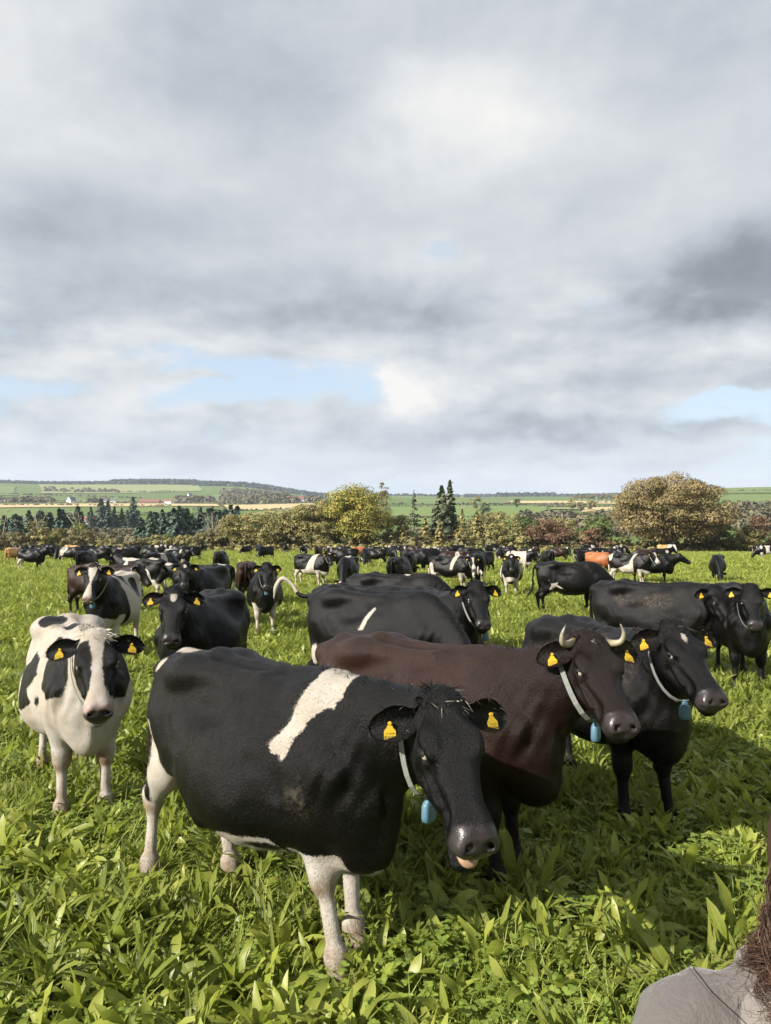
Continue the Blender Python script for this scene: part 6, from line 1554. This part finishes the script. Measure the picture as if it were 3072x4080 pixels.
        for k_ in range(110):
            ph = ph0+rng.normal()*.6; fz = rng.uniform(.6, 1.35)
            rad = (.003+.0125*np.clip(q*1.7-.25, 0, 1))*fz; off = rng.normal(size=3)*.006
            pts = ax+off*np.clip(q*2, .3, 1)[:, None]+np.stack([rad*np.cos(ph+dr*q*fr), rad*np.sin(ph+dr*q*fr), .004*np.sin(ph*3+q*fr*1.7)], 1)+rng.normal(size=(30, 3))*.0004
            if rng.random() < .12: pts = pts+np.outer(q**2, rng.normal(size=3)*.035)
            n_ = int(rng.uniform(20, 30)); pts = pts[:n_]
            w = np.cross(np.gradient(pts, axis=0), rng.normal(size=3)); w /= np.linalg.norm(w, axis=1)[:, None]+1e-9
            wd = (.0005*(1-.5*np.linspace(0, 1, n_)))[:, None]
            V2 = np.stack([pts-w*wd, pts+w*wd], 1).reshape(-1, 3)
            mb.add(V2, [(2*i, 2*i+1, 2*i+3, 2*i+2) for i in range(n_-1)], 0 if rng.random() < .68 else 1)
        mb.build('curl', [HD, HA], ho, False)
    for s in (1, -1):
        mb = MB(); c = np.array([.082, s*.033, 1.60+zs]); V = []; F = []
        for i in range(7):
            for k_ in range(10): th = math.pi*i/6; ph = 2*math.pi*k_/10; V.append(c+.012*np.array([math.sin(th)*math.cos(ph), math.sin(th)*math.sin(ph), math.cos(th)]))
        for i in range(6):
            for k_ in range(10): F.append((i*10+k_, (i+1)*10+k_, (i+1)*10+(k_+1) % 10, i*10+(k_+1) % 10))
        mb.add(V, F); mb.build('eye', EYE, root)
build_person()
# ---------------------------------------------------------------- herbal ley: chicory, plantain, clover, grass
def herb_mat(name, c0, c1, c2, trans=.42, rib=0.0, rough=.42):
    m = bpy.data.materials.new(name); t = NT(m)
    rnd = t.n('ShaderNodeObjectInfo').outputs['Random']
    at = t.n('ShaderNodeAttribute', attribute_name='tone').outputs['Fac']
    ac = t.n('ShaderNodeAttribute', attribute_name='across').outputs['Fac']
    tc = t.n('ShaderNodeTexCoord').outputs['Object']
    f = t.math('ADD', t.math('MULTIPLY', rnd, .5), t.math('MULTIPLY', at, .6))
    c = t.ramp(f, [(.15, c0), (.55, c1), (.95, c2)])
    c = t.mix(t.math('MULTIPLY', t.noise(tc, 22, 4, .6), .4), c, tuple(x*.45 for x in c0))
    mid = t.n('ShaderNodeMapRange', {0: t.math('ABSOLUTE', ac), 1: .14, 2: .02}).outputs[0]
    c = t.mix(t.math('MULTIPLY', mid, .45), c, (.30, .36, .13))
    b = t.n('ShaderNodeBsdfPrincipled', {'Base Color': c, 'Roughness': rough, 'Specular IOR Level': .38})
    h = t.math('SINE', t.math('MULTIPLY', ac, 18.0)) if rib else t.noise(tc, 55, 3, .6)
    bp = t.n('ShaderNodeBump', {'Strength': rib or .35, 'Distance': .003, 'Height': h}); t.t.links.new(bp.outputs[0], b.inputs['Normal'])
    tr = t.n('ShaderNodeBsdfTranslucent', {'Color': t.mix(.5, c, (.36, .44, .05))})
    mx = t.n('ShaderNodeMixShader', {0: trans, 1: (b, 0), 2: (tr, 0)}); t.out(mx.outputs[0]); return m
HM = {'chicory': herb_mat('leaf_chicory', (.19, .220, .030), (.31, .345, .052), (.42, .44, .10)), 'plantain': herb_mat('leaf_plantain', (.175, .220, .030), (.295, .34, .052), (.40, .43, .095), .32, .8),
      'clover': herb_mat('leaf_clover', (.13, .185, .028), (.20, .27, .045), (.28, .35, .065), .3), 'grass': herb_mat('blade_grass', (.17, .215, .030), (.28, .325, .05), (.39, .42, .10), .35, .3),
      'dock': herb_mat('leaf_dock', (.10, .10, .03), (.17, .15, .05), (.22, .12, .06), .25)}
def leaf(rng, L_, W_, az, tilt, bend, fold=.3, wav=.0, base=.12, tipw=.0, seg=6, twist=0.0):
    """one leaf blade growing from the origin: returns V, F, tone, across"""
    V = []; T = []; A = []
    d = np.array([math.cos(az), math.sin(az)]); sx = np.array([-d[1], d[0], 0])
    p = np.zeros(3); ang = tilt; tone = rng.uniform(0, 1)
    for i in range(seg+1):
        t = i/seg
        w = W_*(base+(1-base)*math.sin(math.pi*min(1, t**.85*.93+.04))**.8)*(1 if t < 1 else .25)*.5
        if i == 0: w = W_*base*.5
        u = np.array([d[0]*math.cos(ang), d[1]*math.cos(ang), math.sin(ang)]); n = np.cross(u, sx)
        tw = twist*t; s2 = sx*math.cos(tw)+n*math.sin(tw); n2 = n*math.cos(tw)-sx*math.sin(tw)
        j = wav*rng.normal()
        V += [p-s2*w+n2*w*fold+n2*j, p, p+s2*w+n2*w*fold-n2*j]; T += [tone*.8+t*.2]*3; A += [-1, 0, 1]
        p = p+u*L_/seg; ang -= bend/seg*(1+.8*t)
    F = []
    for i in range(seg):
        F += [(3*i, 3*i+1, 3*i+4, 3*i+3), (3*i+1, 3*i+2, 3*i+5, 3*i+4)]
    return np.array(V), F, T, A
PROTO = {}
def proto(kind, k, leaves):
    V = []; F = []; T = []; A = []; n = 0
    for (v, f, t, a) in leaves:
        V.append(v); F += [tuple(i+n for i in q) for q in f]; T += list(t); A += list(a); n += len(v)
    me = mesh_data(kind+'_plant', np.concatenate(V), F, True, [HM[kind]], {'tone': np.array(T), 'across': np.array(A, float)})
    o = bpy.data.objects.new('%s_plant_%d' % (kind, k), me)
    PROTO.setdefault(kind, bpy.data.collections.new('protos_'+kind)).objects.link(o)
for k in range(5):
    rng = np.random.default_rng(k+40); L_ = []
    for i in range(rng.integers(7, 11)):
        l = leaf(rng, rng.uniform(.13, .25), rng.uniform(.032, .055), rng.uniform(0, 6.28), rng.uniform(.7, 1.45), rng.uniform(.3, 1.5), rng.uniform(.1, .4), .0045, .25, seg=6, twist=rng.normal()*.5)
        l[0][:, :2] += rng.normal(size=2)*.022; L_.append(l)
    proto('chicory', k, L_)
    rng = np.random.default_rng(k+60); L_ = []
    for i in range(rng.integers(7, 12)):
        l = leaf(rng, rng.uniform(.15, .29), rng.uniform(.017, .031), rng.uniform(0, 6.28), rng.uniform(.95, 1.5), rng.uniform(.15, 1.1), rng.uniform(.15, .5), .001, .28, seg=6, twist=rng.normal()*.4)
        l[0][:, :2] += rng.normal(size=2)*.02; L_.append(l)
    proto('plantain', k, L_)
    rng = np.random.default_rng(k+80); L_ = []
    for i in range(30):
        c = np.array([rng.normal()*.07, rng.normal()*.07, rng.uniform(.03, .12)]); a0 = rng.uniform(0, 6.28); s = rng.uniform(.017, .027); tl = rng.uniform(-.1, .5)
        for q in range(3):
            v, f, t, a = leaf(rng, s, s*.95, a0+q*2.09, tl, .5, .12, 0, .3, seg=3); L_.append((v+c, f, t, a))
        v, f, t, a = leaf(rng, c[2]*1.05, .003, rng.uniform(0, 6.28), 1.5, .05, 0, 0, .8, seg=2); L_.append((v+c*[1, 1, 0], f, t, a))
    proto('clover', k, L_)
    rng = np.random.default_rng(k+100); L_ = []
    for i in range(34):
        l = leaf(rng, rng.uniform(.10, .24), rng.uniform(.003, .0065), rng.uniform(0, 6.28), rng.uniform(.8, 1.5), rng.uniform(.2, 1.6), .2, 0, .7, seg=5)
        l[0][:, :2] += rng.normal(size=2)*.04; L_.append(l)
    proto('grass', k, L_)
    rng = np.random.default_rng(k+120); L_ = []
    for i in range(2):
        L_.append(leaf(rng, rng.uniform(.20, .30), rng.uniform(.07, .10), rng.uniform(0, 6.28), rng.uniform(.2, 1.0), rng.uniform(.5, 1.6), .15, .006, .2, seg=7))
    proto('dock', k, L_)
def gn_scatter(name, label, kind, P, rot, scl, idx):
    me = bpy.data.meshes.new(name); me.vertices.add(len(P)); me.vertices.foreach_set('co', np.asarray(P, np.float32).ravel())
    a = me.attributes.new('rot', 'FLOAT_VECTOR', 'POINT'); a.data.foreach_set('vector', np.asarray(rot, np.float32).ravel())
    a = me.attributes.new('scl', 'FLOAT', 'POINT'); a.data.foreach_set('value', np.asarray(scl, np.float32))
    a = me.attributes.new('idx', 'INT', 'POINT'); a.data.foreach_set('value', np.asarray(idx, np.int32))
    o = link(name, me); tag(o, label, 'ground cover', kind='stuff')
    ng = bpy.data.node_groups.new(name, 'GeometryNodeTree')
    ng.interface.new_socket('Geometry', in_out='INPUT', socket_type='NodeSocketGeometry'); ng.interface.new_socket('Geometry', in_out='OUTPUT', socket_type='NodeSocketGeometry')
    N = ng.nodes.new; gi, go = N('NodeGroupInput'), N('NodeGroupOutput')
    ci = N('GeometryNodeCollectionInfo'); ci.inputs['Collection'].default_value = PROTO[kind]; ci.inputs['Separate Children'].default_value = True; ci.inputs['Reset Children'].default_value = True
    ip = N('GeometryNodeInstanceOnPoints'); ip.inputs['Pick Instance'].default_value = True
    def na(n_, ty):
        q = N('GeometryNodeInputNamedAttribute'); q.data_type = ty; q.inputs['Name'].default_value = n_; return q.outputs['Attribute']
    e2r = N('FunctionNodeEulerToRotation'); L = ng.links.new
    L(na('rot', 'FLOAT_VECTOR'), e2r.inputs[0]); L(e2r.outputs[0], ip.inputs['Rotation']); L(na('scl', 'FLOAT'), ip.inputs['Scale']); L(na('idx', 'INT'), ip.inputs['Instance Index'])
    L(gi.outputs[0], ip.inputs['Points']); L(ci.outputs[0], ip.inputs['Instance']); L(ip.outputs[0], go.inputs[0])
    md = o.modifiers.new('scatter', 'NODES'); md.node_group = ng
def scatter_zone(rng, y0, y1, dens):
    w1 = .60*y1+1.6
    n = int(dens*2*w1*(y1-y0)); x = rng.uniform(-w1, w1, n); y = rng.uniform(y0, y1, n)
    k = np.abs(x) < .60*y+1.6
    return x[k], y[k]
ZONES = [(.7, 8, 1.0, 1.0), (8, 20, .62, 1.05), (20, 50, .30, 1.25), (50, 126, .105, 1.75)]
DENS = {'chicory': 44, 'plantain': 46, 'clover': 44, 'grass': 42, 'dock': 3.0}
WORDS = {'chicory': 'broad bright green chicory leaves covering the pasture', 'plantain': 'upright ribbed plantain leaves covering the pasture', 'clover': 'low round clover leaves between the taller herbs', 'grass': 'thin grass blades growing among the herbs', 'dock': 'large browning dock leaves scattered in the pasture'}
for k, kind in enumerate(DENS):
    rng = np.random.default_rng(500+k); XS = []; YS = []; SS = []
    for (y0, y1, f, s) in ZONES:
        if kind in ('clover', 'dock') and y0 >= 20: continue
        x, y = scatter_zone(rng, y0, y1, DENS[kind]*f)
        # patchy growth
        pt = np.sin(x*1.7+k*2.1+.6*np.sin(y*1.3))*np.sin(y*1.9-k*1.3+.7*np.sin(x*.9))
        keep = rng.random(len(x)) < np.clip(.72+.42*pt, .12, 1)
        x, y, pt = x[keep], y[keep], pt[keep]
        XS.append(x); YS.append(y); SS.append(s*rng.uniform(.62, 1.30, len(x))*(1+.16*pt)*(1.06 if kind in ('chicory', 'plantain') else .95))
    x = np.concatenate(XS); y = np.concatenate(YS); s = np.concatenate(SS)
    z = ground(x, y)-.004
    rot = np.stack([rng.normal(size=len(x))*.12, rng.normal(size=len(x))*.12, rng.uniform(0, 6.28, len(x))], 1)
    gn_scatter(kind+'_cover', WORDS[kind], kind, np.stack([x, y, z], 1), rot, s, rng.integers(0, 5, len(x)))
